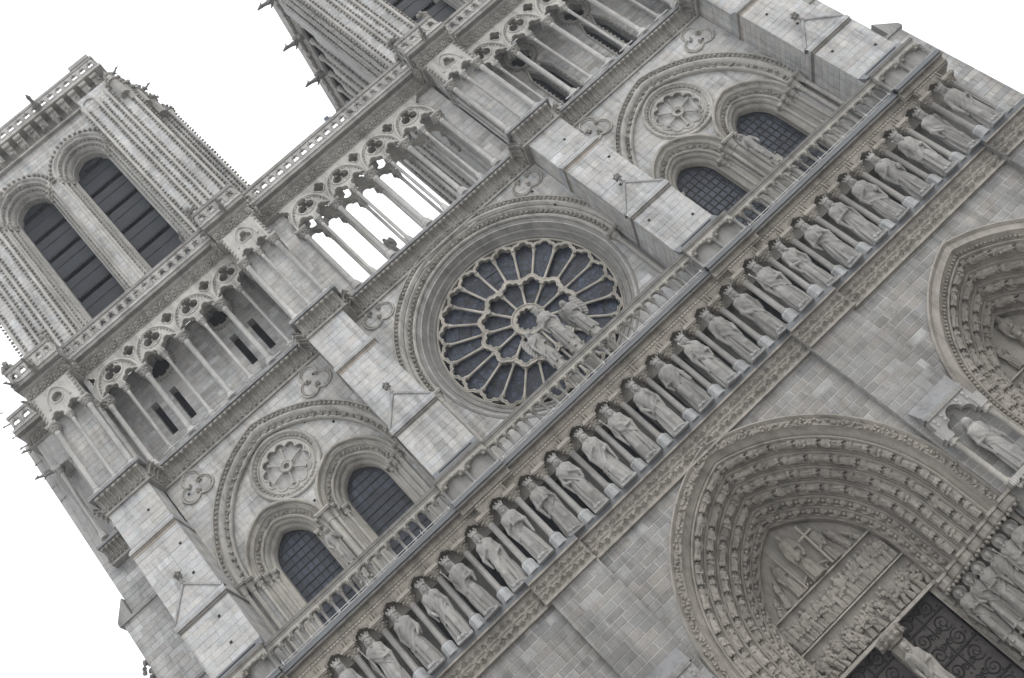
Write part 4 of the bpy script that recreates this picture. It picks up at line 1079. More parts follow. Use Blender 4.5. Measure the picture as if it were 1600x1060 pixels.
for k, (x0, x1) in enumerate(GR):
    n = round((x1-x0)/.56); st = (x1-x0)/n; y = -1.98 if isb(k) else (.5 if flank(k) else -.88)
    for j in range(n): inst(pt, 'parapet_panel', pa, (x0+(j+.5)*st, y, PZ+.03), (0, 0, 0), (st/.56, 1, 1))
    if isb(k):
        for x in (x0, x1):
            inst(pt, 'parapet_panel', pa, (x, -1.70, PZ+.03), (0, 0, PI/2)); inst(pt, 'parapet_panel', pa, (x, -1.15, PZ+.03), (0, 0, PI/2))
            m = MB((0.30, 0.29, 0.275)); m.box(x-.12, x+.12, -2.0, -.9, PZ+.862, PZ+1.055); part(m, 'return_rail', parent=pa)
# blind arcades on the buttress faces of the gallery
for bi, k in enumerate((1, 3, 5, 7)):
    x0, x1 = GR[k][0]+.30, GR[k][1]-.30; cx = (x0+x1)/2; w_ = x1-x0
    core = MB(T_MID); core.box(x0+.02, x1-.02, -1.05, 1.0, GZ0, UZ); pr = part(core, 'gallery_pier')
    lay(front(-1.06), GZ0+.1, 41.0, span(x0, x1), .34, (.5, 1.1), T_MID, seed=200+bi, gap=.006, new=0, var=.05)
    for xx, d in ((x0, -1), (x1, 1)): lay(side(xx, d), GZ0, 42.4, span(-1.06, 1.0), .34, (.5, 1.1), T_MID, seed=210+bi*2+d, gap=.006, new=.04)
    # carved head: two cusped lights and an eye in a gable
    m = MB((0.43, 0.42, 0.395)); q = w_/4
    def light(c): return [(c+x, max(z, 0)) for x, z in lobes([(0, .26, .22), (-.2, .12, .19), (.2, .12, .19)], (0, 0), PI, 0, 22, False)]
    poly = [(-w_/2-.12, 0)]+light(-q)+[(-.04, 0), (.04, 0)]+light(q)+[(w_/2+.12, 0), (w_/2+.12, 1.98), (-w_/2-.12, 1.98)]
    hol = [[(x, 1.12+z) for x, z in foil(0, 0, 3 if bi in (1, 2) else 24, .17 if bi in (1, 2) else .02, .22 if bi in (1, 2) else .3, PI/2, 40)]]
    m.prism([(cx+x, GZC+.03+z) for x, z in poly], -1.62, -1.36, [[(cx+x, GZC+.03+z) for x, z in h] for h in hol])
    m.box(cx-w_/2-.1, cx+w_/2+.1, -1.36, -1.02, GZC+.55, GZC+2.0)
    m.tube([(cx+x, -1.62, GZC+.03+z) for x, z in hol[0]], .05, 6, closed=True)
    m.tube([(cx+x, -1.63, GZC+.03+z) for x, z in [(.62*math.cos(t)*(1-.25*max(0, math.sin(t))**4), .72+1.08*max(0, math.sin(t))) for t in np.linspace(PI, 0, 22)]], .06, 6)
    m.tube([(cx+x, -1.60, GZC+.03+z) for x, z in light(-q)], .05, 6); m.tube([(cx+x, -1.60, GZC+.03+z) for x, z in light(q)], .05, 6)
    rnd = random.Random(bi)
    for s in (-1, 1):
        for z_ in np.linspace(.3, 1.9, 7): m.blob((cx+s*(w_/2+.1), -1.62, GZC+z_), .10, rnd, (0.33, 0.315, 0.29))
    part(m, 'carved_head', parent=pr)
    for x, me, sc in ((x0-.02, g_big, .9), (cx, g_small, 1), (x1+.02, g_big, .9)): inst(me, 'great_column' if sc < 1 else 'small_column', CATH, (x, -1.42, GZ0), (0, 0, 0), (sc, sc, 1))
    for x in (x0-.1, x1+.1):
        for y in (-.75, -.30): inst(g_small, 'small_column', CATH, (x, y, GZ0))
# walls behind the side bays
for s in (-1, 1):
    a, b = sorted((s*6.0, s*19.0)); holes = []
    if s < 0:
        for x in (-16.2, -15.0, -10.95, -9.75): holes.append([(x-.19, 37.7), (x+.19, 37.7), (x+.19, 40.05), (x-.19, 40.05)])
        eyes = [(-14.85, 41.8), (-10.8, 41.8)]
        for e in eyes: holes.append(foil(e[0], e[1], 8, .52, .23, 0, 64))
    else:
        for x in (10.55, 11.35, 14.65, 15.45):
            holes.append([(x-.27, 36.0), (x+.27, 36.0), (x+.27, 39.6), (x, 40.3), (x-.27, 39.6)])
        eyes = [(10.95, 41.5), (15.05, 41.5)]
        for e in eyes: holes.append(foil(e[0], e[1], 6, .42, .25, 0, 64))
    m = MB(T_MID); m.prism([(a, 35.3), (b, 35.3), (b, 42.7), (a, 42.7)], 1.512, 2.0, holes); gw = part(m, 'gallery_wall')
    def sp(z, s=s, a=a, b=b):
        H = []
        if s < 0 and 37.7 < z < 40.05: H = [(x, (lambda z: .19)) for x in (-16.2, -15.0, -10.95, -9.75)]
        if s > 0 and 36.0 < z < 40.3: H = [(x, (lambda z: .27 if z < 39.6 else max(.03, .27*(40.3-z)/.7))) for x in (10.55, 11.35, 14.65, 15.45)]
        for e in eyes:
            d = abs(z-e[1])
            if d < .85: H.append((e[0], (lambda z, d=d: math.sqrt(.85**2-d*d)+.01)))
        return cut(a, b, *H)(z)
    lay(front(1.5), 35.4, 42.6, sp, .30, (.5, 1.0), T_MID, seed=230+s, gap=.007, new=.05)
    rnd = random.Random(31+s)
    for e in eyes:
        m = MB((0.40, 0.388, 0.362)); m.ring(*e, [(.92, 1.5), (.92, 1.42), (.86, 1.38), (.78, 1.42), (.70, 1.5), (.66, 1.6)], 48)
        for k in range(30): x, z = polar(e, 1.0, 2*PI*k/30); m.blob((x, 1.45, z), .07, rnd, (0.33, 0.318, 0.295))
        part(m, 'eye_moulding', parent=gw)
    if s > 0:
        m = MB((0.40, 0.388, 0.362))
        for x in (10.55, 11.35, 14.65, 15.45):
            for sg in (-1, 1):
                for z in np.arange(36.2, 39.6, .32): m.blob((x+sg*.30, 1.44, z), .08, rnd, (0.36, 0.35, 0.325))
                m.tube([(x+sg*.36, 1.44, 36), (x+sg*.36, 1.44, 39.6), (x, 1.44, 40.5)], .06, 6)
        part(m, 'lancet_mouldings', parent=gw, kind='stuff')
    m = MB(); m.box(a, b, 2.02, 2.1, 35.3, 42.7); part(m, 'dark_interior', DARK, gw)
    # pale rods at the foot of the columns (bird bars)
    m = MB()
    for k in range(7):
        xa = s*(8.3+k*1.28); m.tube([(xa, -.62, GZ0+.06), (xa+s*.95, -.62, GZ0+.06)], .035, 6)
    part(m, 'floor_bars', STEEL, gw)
# flank corners of the gallery: shafts standing clear of the wall
for s in (-1, 1):
    for x, y in ((21.75, 1.15), (20.95, 1.15), (21.75, 2.2)): inst(g_small, 'small_column', CATH, (s*x, y, GZ0), (0, 0, 0), (1.15, 1.15, 1))
    m = MB(T_MID); a, b = sorted((s*20.2, s*22.0)); m.box(a, b, 1.0, 3, GZC, UZ); a, b = sorted((s*19.5, s*21.45)); m.box(a, b, 2.0, 6, 35, UZ); part(m, 'corner_pier')
# ================================================================== towers
TZ0, TSP, TC0 = 43.8, 58.5, 62.0
YT = 1.75
LCX, LA, LC = 2.17, 1.42, .22             # lancet: offset from the tower axis, radius and centre offset of its opening
def strip(m, x, y, z0, z1, rnd, step=.30, r=.10, tint=(0.29, 0.277, 0.252)):
    z = z0
    while z < z1: m.blob((x, y, z), r*rnd.uniform(.8, 1.1), rnd, tint, (1, 1, .75)); z += step
def tower(cx, sg, inner):
    """sg: direction of the inner side; inner: distance from the axis to the inner face"""
    X = lambda l: cx+sg*l
    core = MB(T_MID); outer = 7.6
    tw = empty('tower', (0, 0, 0), CATH) if False else None
    # front wall plate with the two lancets
    def P(l, z): return (X(l), z)
    wl = 4.3
    def lanc(o): return arch_pts(X(o), TSP, LC, LA+.62, TZ0)
    arches = [lanc(-LCX), lanc(LCX)]
    arches.sort(key=lambda a: a[0][0])
    mid = cx
    arches[0] = [(min(x, mid-.06), z) for x, z in arches[0]]; arches[1] = [(max(x, mid+.06), z) for x, z in arches[1]]
    poly = [(cx-wl, TC0+.4), (cx-wl, TZ0)]+arches[0]+arches[1]+[(cx+wl, TZ0), (cx+wl, TC0+.4)]
    core.prism(poly, YT+.012, YT+.7)
    root = part(core, 'tower')
    lay(front(YT), TZ0, TC0+.3, cut(cx-wl, cx+wl, (X(-LCX), hw(TSP, LC, LA+.62)), (X(LCX), hw(TSP, LC, LA+.62))), .36, (.55, 1.1), T_MID, seed=300+sg, gap=.008, new=.03, var=.06)
    rnd = random.Random(90+sg)
    for o in (-LCX, LCX):
        m = MB((0.43, 0.42, 0.40))
        m.arch(X(o), TSP, LC, TZ0, [(2.20, YT), (2.20, YT-.10), (2.14, YT-.14), (2.08, YT-.1), (2.05, YT), (2.0, YT+.06), (1.96, YT+.02), (1.90, YT+.04), (1.87, YT+.16), (1.84, YT+.32), (1.78, YT+.36), (1.74, YT+.32), (1.68, YT+.36), (1.66, YT+.6), (1.60, YT+.66), (1.55, YT+.62), (1.50, YT+.68), (1.48, YT+.95), (1.43, YT+1.0), (1.42, YT+1.6)], 20)
        part(m, 'belfry_arch', None, root, angle=R(38))
        m = MB()
        for rr, yy, stp, br in ((1.85, YT+.18, .30, .085), (1.67, YT+.48, .30, .075)):
            for q, t in along(arch_pts(X(o), TSP, LC, rr, TZ0), stp): m.blob((q[0], yy, q[1]), br, rnd, (0.28, 0.268, 0.245))
        for q, t in along(arch_pts(X(o), TSP, LC, 2.34, TSP+.2), .34): m.blob((q[0], YT-.12, q[1]), .12, rnd, (0.30, 0.288, 0.262))
        part(m, 'crockets', None, root, kind='stuff')
        # capital band at the springing
        for s2 in (-1, 1):
            m = MB((0.38, 0.365, 0.335))
            for rr, yy in ((2.02, YT-.02), (1.80, YT+.28), (1.58, YT+.58)):
                x = X(o)+s2*(rr-LC); m.box(x-.17, x+.17, yy-.16, yy+.3, TSP-.08, TSP+.06); m.lathe([(.09, -.55), (.17, -.1), (.17, 0)], (x, yy, TSP-.08), 8)
                for j in range(5): m.blob((x+rnd.uniform(-.14, .14), yy-.12, TSP-.25+rnd.uniform(-.15, .1)), .07, rnd)
            part(m, 'capital_band', parent=root)
        # louvres: broad slate boards with a toothed lip
        for k, z in enumerate(np.arange(45.2, 60.0, 2.05)):
            m = MB(); x0, x1 = X(o)-1.35, X(o)+1.35
            m.add([(x0, 3.25, z), (x1, 3.25, z), (x1, 4.7, z+1.55), (x0, 4.7, z+1.55), (x0, 3.25, z-.06), (x1, 3.25, z-.06), (x1, 4.7, z+1.49), (x0, 4.7, z+1.49)], [(0, 1, 2, 3), (4, 7, 6, 5), (0, 4, 5, 1)])
            m.box(x0, x1, 3.20, 3.26, z-.10, z+1.45); m.box(x0, x1, 3.17, 3.20, z+.75, z+.80)
            n = 13
            for j in range(n):
                xa = x0+(x1-x0)*j/n; xb = x0+(x1-x0)*(j+1)/n; m.prism([(xa, z-.09), (xa, z-.16), ((xa+xb)/2, z-.28), (xb, z-.16), (xb, z-.09)], 3.21, 3.25)
            part(m, 'louvre', SLATE, root)
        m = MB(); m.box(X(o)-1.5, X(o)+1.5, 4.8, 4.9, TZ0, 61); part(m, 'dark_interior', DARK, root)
    # corner piers with colonnettes and crocket strips
    for (l0, l1, yf, ztop, sd) in ((4.25, 7.05, 1.15, TC0+.2, 1), (-7.05, -4.25, 1.15, TC0+.2, -1)):
        a, b = sorted((X(l0), X(l1))); m = MB(T_MID); m.box(a+.012, b-.012, yf+.012, 6, TZ0, ztop); part(m, 'pier', parent=root)
        lay(front(yf), TZ0, ztop, span(a, b), .34, (.4, .9), T_LIGHT, seed=320+sg*3+sd, gap=.006, new=.0, var=.06)
        for xx, d in ((a, -1), (b, 1)): lay(side(xx, d), TZ0, ztop, span(yf, 4.5), .34, (.5, 1.0), T_MID, seed=330+sg*3+d, gap=.006, new=0)
        m = MB((0.44, 0.432, 0.41)); c_ = MB()
        for f in (0.0, .36, .64, 1.0):
            x = a+(b-a)*f; m.lathe([(.10, 0), (.10, ztop-1.5-TZ0), (.2, ztop-1.1-TZ0), (.2, ztop-1.0-TZ0)], (x, yf-.06, TZ0), 8)
            strip(c_, x-.19, yf-.05, TZ0+1, ztop-1.6, rnd); strip(c_, x+.19, yf-.05, TZ0+1.15, ztop-1.6, rnd)
        for y in (2.0, 3.1, 4.3):
            for xx, d in ((a, -1), (b, 1)):
                m.lathe([(.10, 0), (.10, ztop-1.5-TZ0), (.2, ztop-1.1-TZ0), (.2, ztop-1.0-TZ0)], (xx+d*.06, y, TZ0), 8); strip(c_, xx+d*.05, y-.2, TZ0+1, ztop-1.6, rnd); strip(c_, xx+d*.05, y+.2, TZ0+1.1, ztop-1.6, rnd)
        # blind arches closing the panels
        for f0, f1 in ((0, .36), (.64, 1.0)):
            x0, x1 = a+(b-a)*f0, a+(b-a)*f1; m.tube([((x0+x1)/2+(x1-x0)/2*math.cos(t), yf-.05, ztop-1.0+.55*math.sin(t)) for t in np.linspace(PI, 0, 12)], .08, 6)
        part(m, 'colonnettes', None, root, angle=R(40)); part(c_, 'crockets', None, root, kind='stuff')
    # body, inner flank
    m = MB(T_MID); a, b = sorted((X(-7.2), X(inner))); m.box(a, b, 2.9 if True else 3, 18.5, 60.6, TC0); m.box(min(X(inner-1.5), X(inner)), max(X(inner-1.5), X(inner)), 2.4, 18.5, 35.0, TC0); part(m, 'body', parent=root)
    m = MB((0.42, 0.41, 0.385)); c_ = MB(); d = sg
    for y in np.arange(3.5, 18.4, 1.65):
        m.lathe([(.14, 0), (.14, 17.0), (.26, 17.4), (.26, 17.5)], (X(inner)+d*.08, y, TZ0), 8); strip(c_, X(inner)+d*.1, y-.3, TZ0+.6, TC0-1.4, rnd, .42, .12)
    part(m, 'flank_colonnettes', None, root, angle=R(40)); part(c_, 'crockets', None, root, kind='stuff')
    # cornice of hooked corbels and pierced parapet
    m = MB((0.40, 0.388, 0.365)); a, b = sorted((X(-7.15), X(6.75)))
    m.box(a, b, YT-.25, 18.6, TC0, TC0+.16); m.box(a+.05, b-.05, YT-.1, 18.6, TC0+.16, TC0+1.35, (0.30, 0.288, 0.262))
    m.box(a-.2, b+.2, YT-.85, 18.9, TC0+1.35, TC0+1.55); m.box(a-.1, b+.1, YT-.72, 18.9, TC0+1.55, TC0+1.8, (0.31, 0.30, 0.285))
    cr = part(m, 'tower_cornice', parent=root)
    for x in np.arange(a+.35, b-.2, .86):
        m = MB(); m.add([(x-.2, YT-.1, TC0+.2), (x+.2, YT-.1, TC0+.2), (x+.24, YT-.72, TC0+1.0), (x-.24, YT-.72, TC0+1.0), (x+.26, YT-.72, TC0+1.35), (x-.26, YT-.72, TC0+1.35)], [(0, 1, 2, 3), (3, 2, 4, 5)], (0.39, 0.377, 0.352))
        m.tube([(x-.22, YT-.72, TC0+1.02), (x+.22, YT-.72, TC0+1.02)], .13, 8, (0.36, 0.35, 0.325))
        for j in range(7): m.blob((x+rnd.uniform(-.2, .2), YT-.40+rnd.uniform(-.2, .25), TC0+.55+rnd.uniform(-.3, .25)), .11, rnd, (0.33, 0.318, 0.295))
        part(m, 'corbel', None, root)
    m = MB()
    yy = np.arange(2.3, 18.3, .86); xs2 = b+.0 if sg > 0 else a
    for y in yy:
        for j in range(3): m.blob((xs2+sg*.25, y+rnd.uniform(-.2, .2), TC0+.7+rnd.uniform(-.4, .4)), .16, rnd, (0.33, 0.318, 0.295))
    part(m, 'flank_leafwork', None, root, kind='stuff')
    n = round((b-a)/.64)
    for j in range(n): inst(pt, 'parapet_panel', root, (a+(j+.5)*(b-a)/n, YT-.5, TC0+1.8), (0, 0, 0), ((b-a)/n/.56, 1, 1.15))
    m = MB((0.30, 0.29, 0.28)); m.box(a-.12, b+.12, YT-.62, YT-.36, TC0+2.78, TC0+3.0); m.box(xs2-.13, xs2+.13, YT-.5, 18.6, TC0+1.8, TC0+3.0); m.box(min(xs2, xs2-sg*1.5), max(xs2, xs2-sg*1.5), YT-.66, YT-.32, TC0+3.0, TC0+3.35)
    part(m, 'parapet_rail', parent=root)
    return root
TN = tower(-12.85, 1, 7.2)
TS = tower(12.85, -1, 6.55)
# side pier on the inner flank of the north tower, with gablets
m = MB(T_MID); m.box(-6.0, -4.75, 3.0, 6.2, TZ0, 58.6); sp_ = part(m, 'pier', parent=TN)
lay(front(2.99), TZ0, 58.6, span(-6.0, -4.75), .34, (.4, .8), T_LIGHT, seed=350, gap=.006, new=0, var=.06)
m = MB((0.44, 0.432, 0.41)); c_ = MB(); rnd = random.Random(14)
for x in (-5.95, -5.35, -4.75): m.lathe([(.10, 0), (.10, 13.8), (.2, 14.3), (.2, 14.4)], (x, 2.93, TZ0), 8)
for x in (-6.1, -5.75, -5.5, -5.15, -4.9, -4.6): strip(c_, x, 2.93, TZ0+1, 58, rnd)
for x in (-5.7, -5.05):
    m.prism([(x-.34, 58.5), (x+.34, 58.5), (x, 59.5)], 2.9, 3.4)
    for z in np.linspace(58.6, 59.4, 5):
        f = (59.5-z)/1.0*.34; c_.blob((x-f, 2.95, z), .11, rnd); c_.blob((x+f, 2.95, z), .11, rnd)
    c_.blob((x, 3.0, 59.65), .14, rnd)
part(m, 'colonnettes', None, TN, angle=R(40)); part(c_, 'crockets', None, TN, kind='stuff')
# pinnacles and beasts at the top of the inner corner
m = MB((0.33, 0.318, 0.295)); rnd = random.Random(15)
for x, y, z in ((-5.55, 1.6, 60.2), (-5.2, 2.6, 59.8), (-6.1, 1.0, 61.4), (-5.85, 1.3, 60.8), (-5.0, 3.4, 59.2)):
    m.lathe([(.34, -1.8), (.34, -.3), (.45, -.25), (.42, -.1), (.06, 1.1)], (x, y, z), 8)
    for j in range(34):
        a = rnd.uniform(0, 6.28); h_ = rnd.uniform(-.5, 1.05); m.blob((x+(.42-.33*h_)*math.cos(a), y+(.42-.33*h_)*math.sin(a), z+h_), .11, rnd)
part(m, 'pinnacles', None, TN)
# fine safety wires at the foot of the belfry openings
m = MB()
for s in (-1, 1):
    cx = s*12.85
    for z in np.arange(45.1, 46.6, .48): m.tube([(cx-5.2, .9, z), (cx+5.2, .9, z)], .012, 4)
    for x in np.arange(cx-5.2, cx+5.3, 1.04): m.tube([(x, .9, 44.2), (x, .9, 46.6)], .014, 4)
    for x in (cx-5.4, cx-4.6, cx+4.7, cx+5.5): m.tube([(x, .7, 44.4), (x+.05, .7, 46.7)], .03, 5)
nt_ = part(m, 'safety_wires', NET)
# ================================================================== portals
FIG = [figure_mesh('carved_figure', 500+k, ['book', 'bless', 'belt', 'mantle', 'down', 'book'][k], .06, beard=k % 2 == 0, tint=T_BROWN, seat=k % 3 == 0, wings=k == 4) for k in range(6)]
BUST = [bust_mesh('angel_bust', 520+k) for k in range(3)]
def canopy_mesh():
    m = MB(T_BROWN); m.lathe([(.5, 0), (.62, .12), (.62, .42), (.46, .6)], n=8)
    for k in range(8):
        a = 2*PI*k/8; m.blob((.6*math.cos(a), .6*math.sin(a), -.02), .16, random.Random(k))
    return m.mesh('canopy')
CAN = canopy_mesh()
def frame(P, Z_, Y_, sc):
    Z_ = Vector(Z_).normalized(); Y_ = Vector(Y_); Y_ = (Y_-Z_*Y_.dot(Z_)).normalized(); X_ = Y_.cross(Z_)
    return Matrix(((X_.x*sc, Y_.x*sc, Z_.x*sc, P[0]), (X_.y*sc, Y_.y*sc, Z_.y*sc, P[1]), (X_.z*sc, Y_.z*sc, Z_.z*sc, P[2]), (0, 0, 0, 1)))
def portal(cx, R0, c, nbig, nsmall, dr, dy, dr2, dy2, hood, seed):
    zs, z0 = ZS_P, 7.15; rnd = random.Random(seed)
    m = MB(T_BROWN)
    prof = [(R0+.17, YL+.02), (R0+.17, YL-.16), (R0+.10, YL-.22), (R0+.03, YL-.16), (R0-.02, YL-.10), (R0-.30, YL-.12), (R0-.34, YL-.02), (R0-.46, YL+.10), (R0-.52, YL+.14), (R0-.56, YL+.10)]
    r, y = R0-.60, YL+.18; orders = []
    for k in range(nbig+nsmall):
        a, b = (dr, dy) if k < nbig else (dr2, dy2); orders.append((r, y, a, b))
        prof += [(r, y), (r-.03, y-.05), (r-.085, y-.06), (r-.12, y), (r-.125, y+.05), (r-.15, y+.10), (r-.14, y+b*.45), (r-a*.62, y+b*.80), (r-a*.85, y+b*.86), (r-a*.93, y+b*.82), (r-a, y+b*.9)]
        r -= a; y += b
    prof += [(r, y), (r-.04, y+.02), (r-.10, y+.02), (r-.12, y+.5)]
    rt, yt = r-.10, y+.18
    m.arch(cx, zs, c, z0, prof, 26)
    po = part(m, 'portal', angle=R(38))
    # foliage of the hood
    m = MB(); hp = arch_pts(cx, zs, c, R0-.16, z0)
    if hood:
        for q, t in along(hp, .12):
            for j in range(2): m.blob((q[0]+rnd.uniform(-.11, .11), YL-.13+rnd.uniform(-.04, .02), q[1]+rnd.uniform(-.11, .11)), .068, rnd, (0.29, 0.267, 0.235))
    else:
        for q, t in along(arch_pts(cx, zs, c, R0-.50, z0), .17): m.blob((q[0], YL+.08, q[1]), .085, rnd, (0.25, 0.23, 0.2))
    part(m, 'hood_foliage', None, po, kind='stuff')
    # figures in every order, heads towards the crown, each under a little canopy
    for k, (r, y, a, b) in enumerate(orders):
        big = k < nbig; rc = r-a*.55; yc = y+b*.42; stp = .98 if big else .52
        path = arch_pts(cx, zs, c, rc, z0+.15, 30); half = len(path)//2+1
        for sg in (-1, 1):
            side_ = path[:half] if sg < 0 else path[::-1][:half]
            L_ = along(side_, stp, stp*.5)
            for i, (q, t) in enumerate(L_):
                T = Vector((t[0], 0, t[1])); cxs = cx+c if sg < 0 else cx-c
                out = Vector((q[0]-(cx-sg*c*0 + (c if sg < 0 else -c)), 0, q[1]-zs)) if q[1] > zs else Vector((sg, 0, 0))
                out.normalize(); yv = out*.55+Vector((0, .85, 0))
                if big:
                    sc = .84/3.0; base = Vector((q[0], yc-.04, q[1]))-T*.44
                    inst_m(rnd.choice(FIG), 'archivolt_figure', po, frame(base, T, yv, sc*rnd.uniform(.95, 1.05))@Matrix.Diagonal((1.45, 1.25, 1, 1)))
                    inst_m(CAN, 'canopy', po, frame(base+T*.86, T, yv, .29))
                else:
                    sc = .52/1.6; base = Vector((q[0], yc-.03, q[1]))-T*.22; inst_m(rnd.choice(BUST), 'archivolt_angel', po, frame(base, T, yv, sc))
    return po, rt, yt, orders
PC, RT, YTY, ORD = portal(0, 7.45, 1.55, 4, 2, .43, .50, .31, .38, True, 1)
PR, RT2, YTY2, ORD2 = portal(13.1, 6.55, 1.72, 4, 0, .47, .58, .3, .4, False, 2)
PL, RT3, YTY3, ORD3 = portal(-13.1, 6.55, 1.72, 4, 0, .47, .58, .3, .4, False, 3)
# ---- tympanum of the centre portal
def tympanum(cx, rt, c, yt, seed, full=True):
    rnd = random.Random(seed); zs = ZS_P; a = rt-c
    T_TY = (0.33, 0.31, 0.28)
    m = MB(T_TY); m.prism(arch_pts(cx, zs, c, rt+.05, 7.3, 24), yt+.25, yt+.5)
    for z in (8.83, 10.33): m.box(cx-a, cx+a, yt-.02, yt+.26, z-.035, z+.035)
    m.box(cx-a, cx+a, yt-.06, yt+.3, 7.22, 7.36)
    ty = part(m, 'tympanum')
    def fig(x, z, sc, tilt=0, yaw=0, me=None, dy=.12, nm='relief_figure'):
        M = Matrix.Translation((cx+x, yt+dy, z))@Matrix.Rotation(tilt, 4, 'Y')@Matrix.Rotation(yaw, 4, 'Z')@Matrix.Scale(sc, 4); inst_m(me or rnd.choice(FIG), nm, ty, M)
    # lintel: the risen, crowded together
    n = int(2*a/.30)
    for k in range(n):
        x = -a+.18+k*(2*a-.36)/(n-1); fig(x+rnd.uniform(-.05, .05), 7.36+rnd.uniform(0, .08), rnd.uniform(.26, .34), rnd.uniform(-.35, .35), rnd.uniform(-.9, .9), dy=.08)
        fig(x+rnd.uniform(-.1, .1), 7.98+rnd.uniform(-.1, .22), rnd.uniform(.26, .36), rnd.uniform(-.7, .7), rnd.uniform(-.6, .6), rnd.choice(BUST), .14)
        if k % 2: fig(x+rnd.uniform(-.1, .1), 7.5+rnd.uniform(0, .3), rnd.uniform(.28, .36), rnd.uniform(-.9, .9), rnd.uniform(-.6, .6), rnd.choice(BUST), .02)
    # blessed and damned
    n = int(2*a/.27)
    for k in range(n):
        x = -a+.25+k*(2*a-.5)/(n-1); s_ = (10.22-8.9)/3.05*rnd.uniform(.78, .99)
        fig(x, 8.9, s_, rnd.uniform(-.08, .08), rnd.uniform(-.7, .7))
    if not full:
        fig(0, 10.4, .75, 0, 0, FIG[0], .05); fig(-1.1, 10.4, .5, 0, .3); fig(1.1, 10.4, .5, 0, -.3); return ty
    # judge on his throne, angels with cross and lance, two kneeling at the corners
    J = figure_mesh('seated_judge', 601, 'bless', .06, tint=(0.32, 0.298, 0.262), halo=True, seat=True)
    fig(0, 10.4, .80, 0, 0, J, -.02, 'relief_figure')
    fig(-1.02, 10.4, .58, 0, .25, FIG[1]); fig(1.02, 10.4, .60, 0, -.25, FIG[3])
    fig(-1.75, 10.4, .42, .25, .8, FIG[2]); fig(1.75, 10.4, .42, -.25, -.8, FIG[2]); fig(-2.25, 10.38, .26, .45, .9, FIG[0]); fig(2.25, 10.38, .26, -.45, -.9, FIG[0])
    m = MB((0.42, 0.39, 0.345)); m.tube([(cx+.74, yt-.10, 10.42), (cx+.80, yt-.10, 12.45)], .06, 6); m.tube([(cx+.42, yt-.11, 11.92), (cx+1.16, yt-.11, 11.96)], .055, 6); part(m, 'cross', parent=ty)
    m = MB((0.42, 0.39, 0.345)); m.tube([(cx-.72, yt-.06, 10.42), (cx-.78, yt-.06, 12.4)], .035, 6); part(m, 'lance', parent=ty)
    m = MB((0.32, 0.298, 0.262)); m.tube([(cx+.8*math.cos(t), yt+.02, 10.42+.42*math.sin(t)) for t in np.linspace(PI, 0, 16)], .05, 6)
    for k in range(26): m.blob((cx+rnd.uniform(-.7, .7), yt+.12, 10.45+rnd.uniform(0, .3)), .08, rnd)
    part(m, 'heavenly_city', parent=ty); return ty
tympanum(0, RT, 1.55, YTY, 5); tympanum(13.1, RT2, 1.72, YTY2, 6, False)
# ---- jambs: splayed wall, columns; doors, trumeau
def jambs(cx, a_out, a_in, y_in, seed):
    for s in (-1, 1):
        m = MB(T_BROWN); P = [(cx+s*a_out, YL), (cx+s*a_in, y_in)]
        m.add([(P[0][0], P[0][1], 0), (P[1][0], P[1][1], 0), (P[1][0], P[1][1], 7.15), (P[0][0], P[0][1], 7.15)], [(0, 1, 2, 3)])
        m.add([(P[1][0], y_in, 0), (cx+s*(a_in-.45), y_in+.05, 0), (cx+s*(a_in-.45), y_in+.05, 7.2), (P[1][0], y_in, 7.2)], [(0, 1, 2, 3)])
        for k in range(7):
            f = (k+.5)/7; x = P[0][0]+(P[1][0]-P[0][0])*f; y = P[0][1]+(P[1][1]-P[0][1])*f
            m.lathe([(.11, 0), (.11, 6.4), (.18, 6.75), (.18, 6.8)], (x-s*.10, y-.14, 0), 8)
        o = part(m, 'jamb', angle=R(40))
    return o
jc = jambs(0, 6.05, 2.85, YTY+.05, 1); jr = jambs(13.1, 4.9, 2.3, YTY2+.05, 2); jl = jambs(-13.1, 4.9, 2.3, YTY3+.05, 3)
# capitals band with ragged canopy teeth over the apostles
for s in (-1, 1):
    m = MB(T_BROWN); rnd = random.Random(60+s)
    for k in range(7):
        x = s*(2.95+.48*k); y = YTY-.42-.50*k
        m.lathe([(.30, 0), (.36, .10), (.34, .36), (.26, .5)], (x, y, 6.66), 8)
        for j in range(8): a = 2*PI*j/8; m.blob((x+.33*math.cos(a), y+.33*math.sin(a), 6.62), .085, rnd)
        m.box(x-.33, x+.33, y-.35, y+.4, 7.05, 7.17)
    part(m, 'canopy_band', parent=jc)
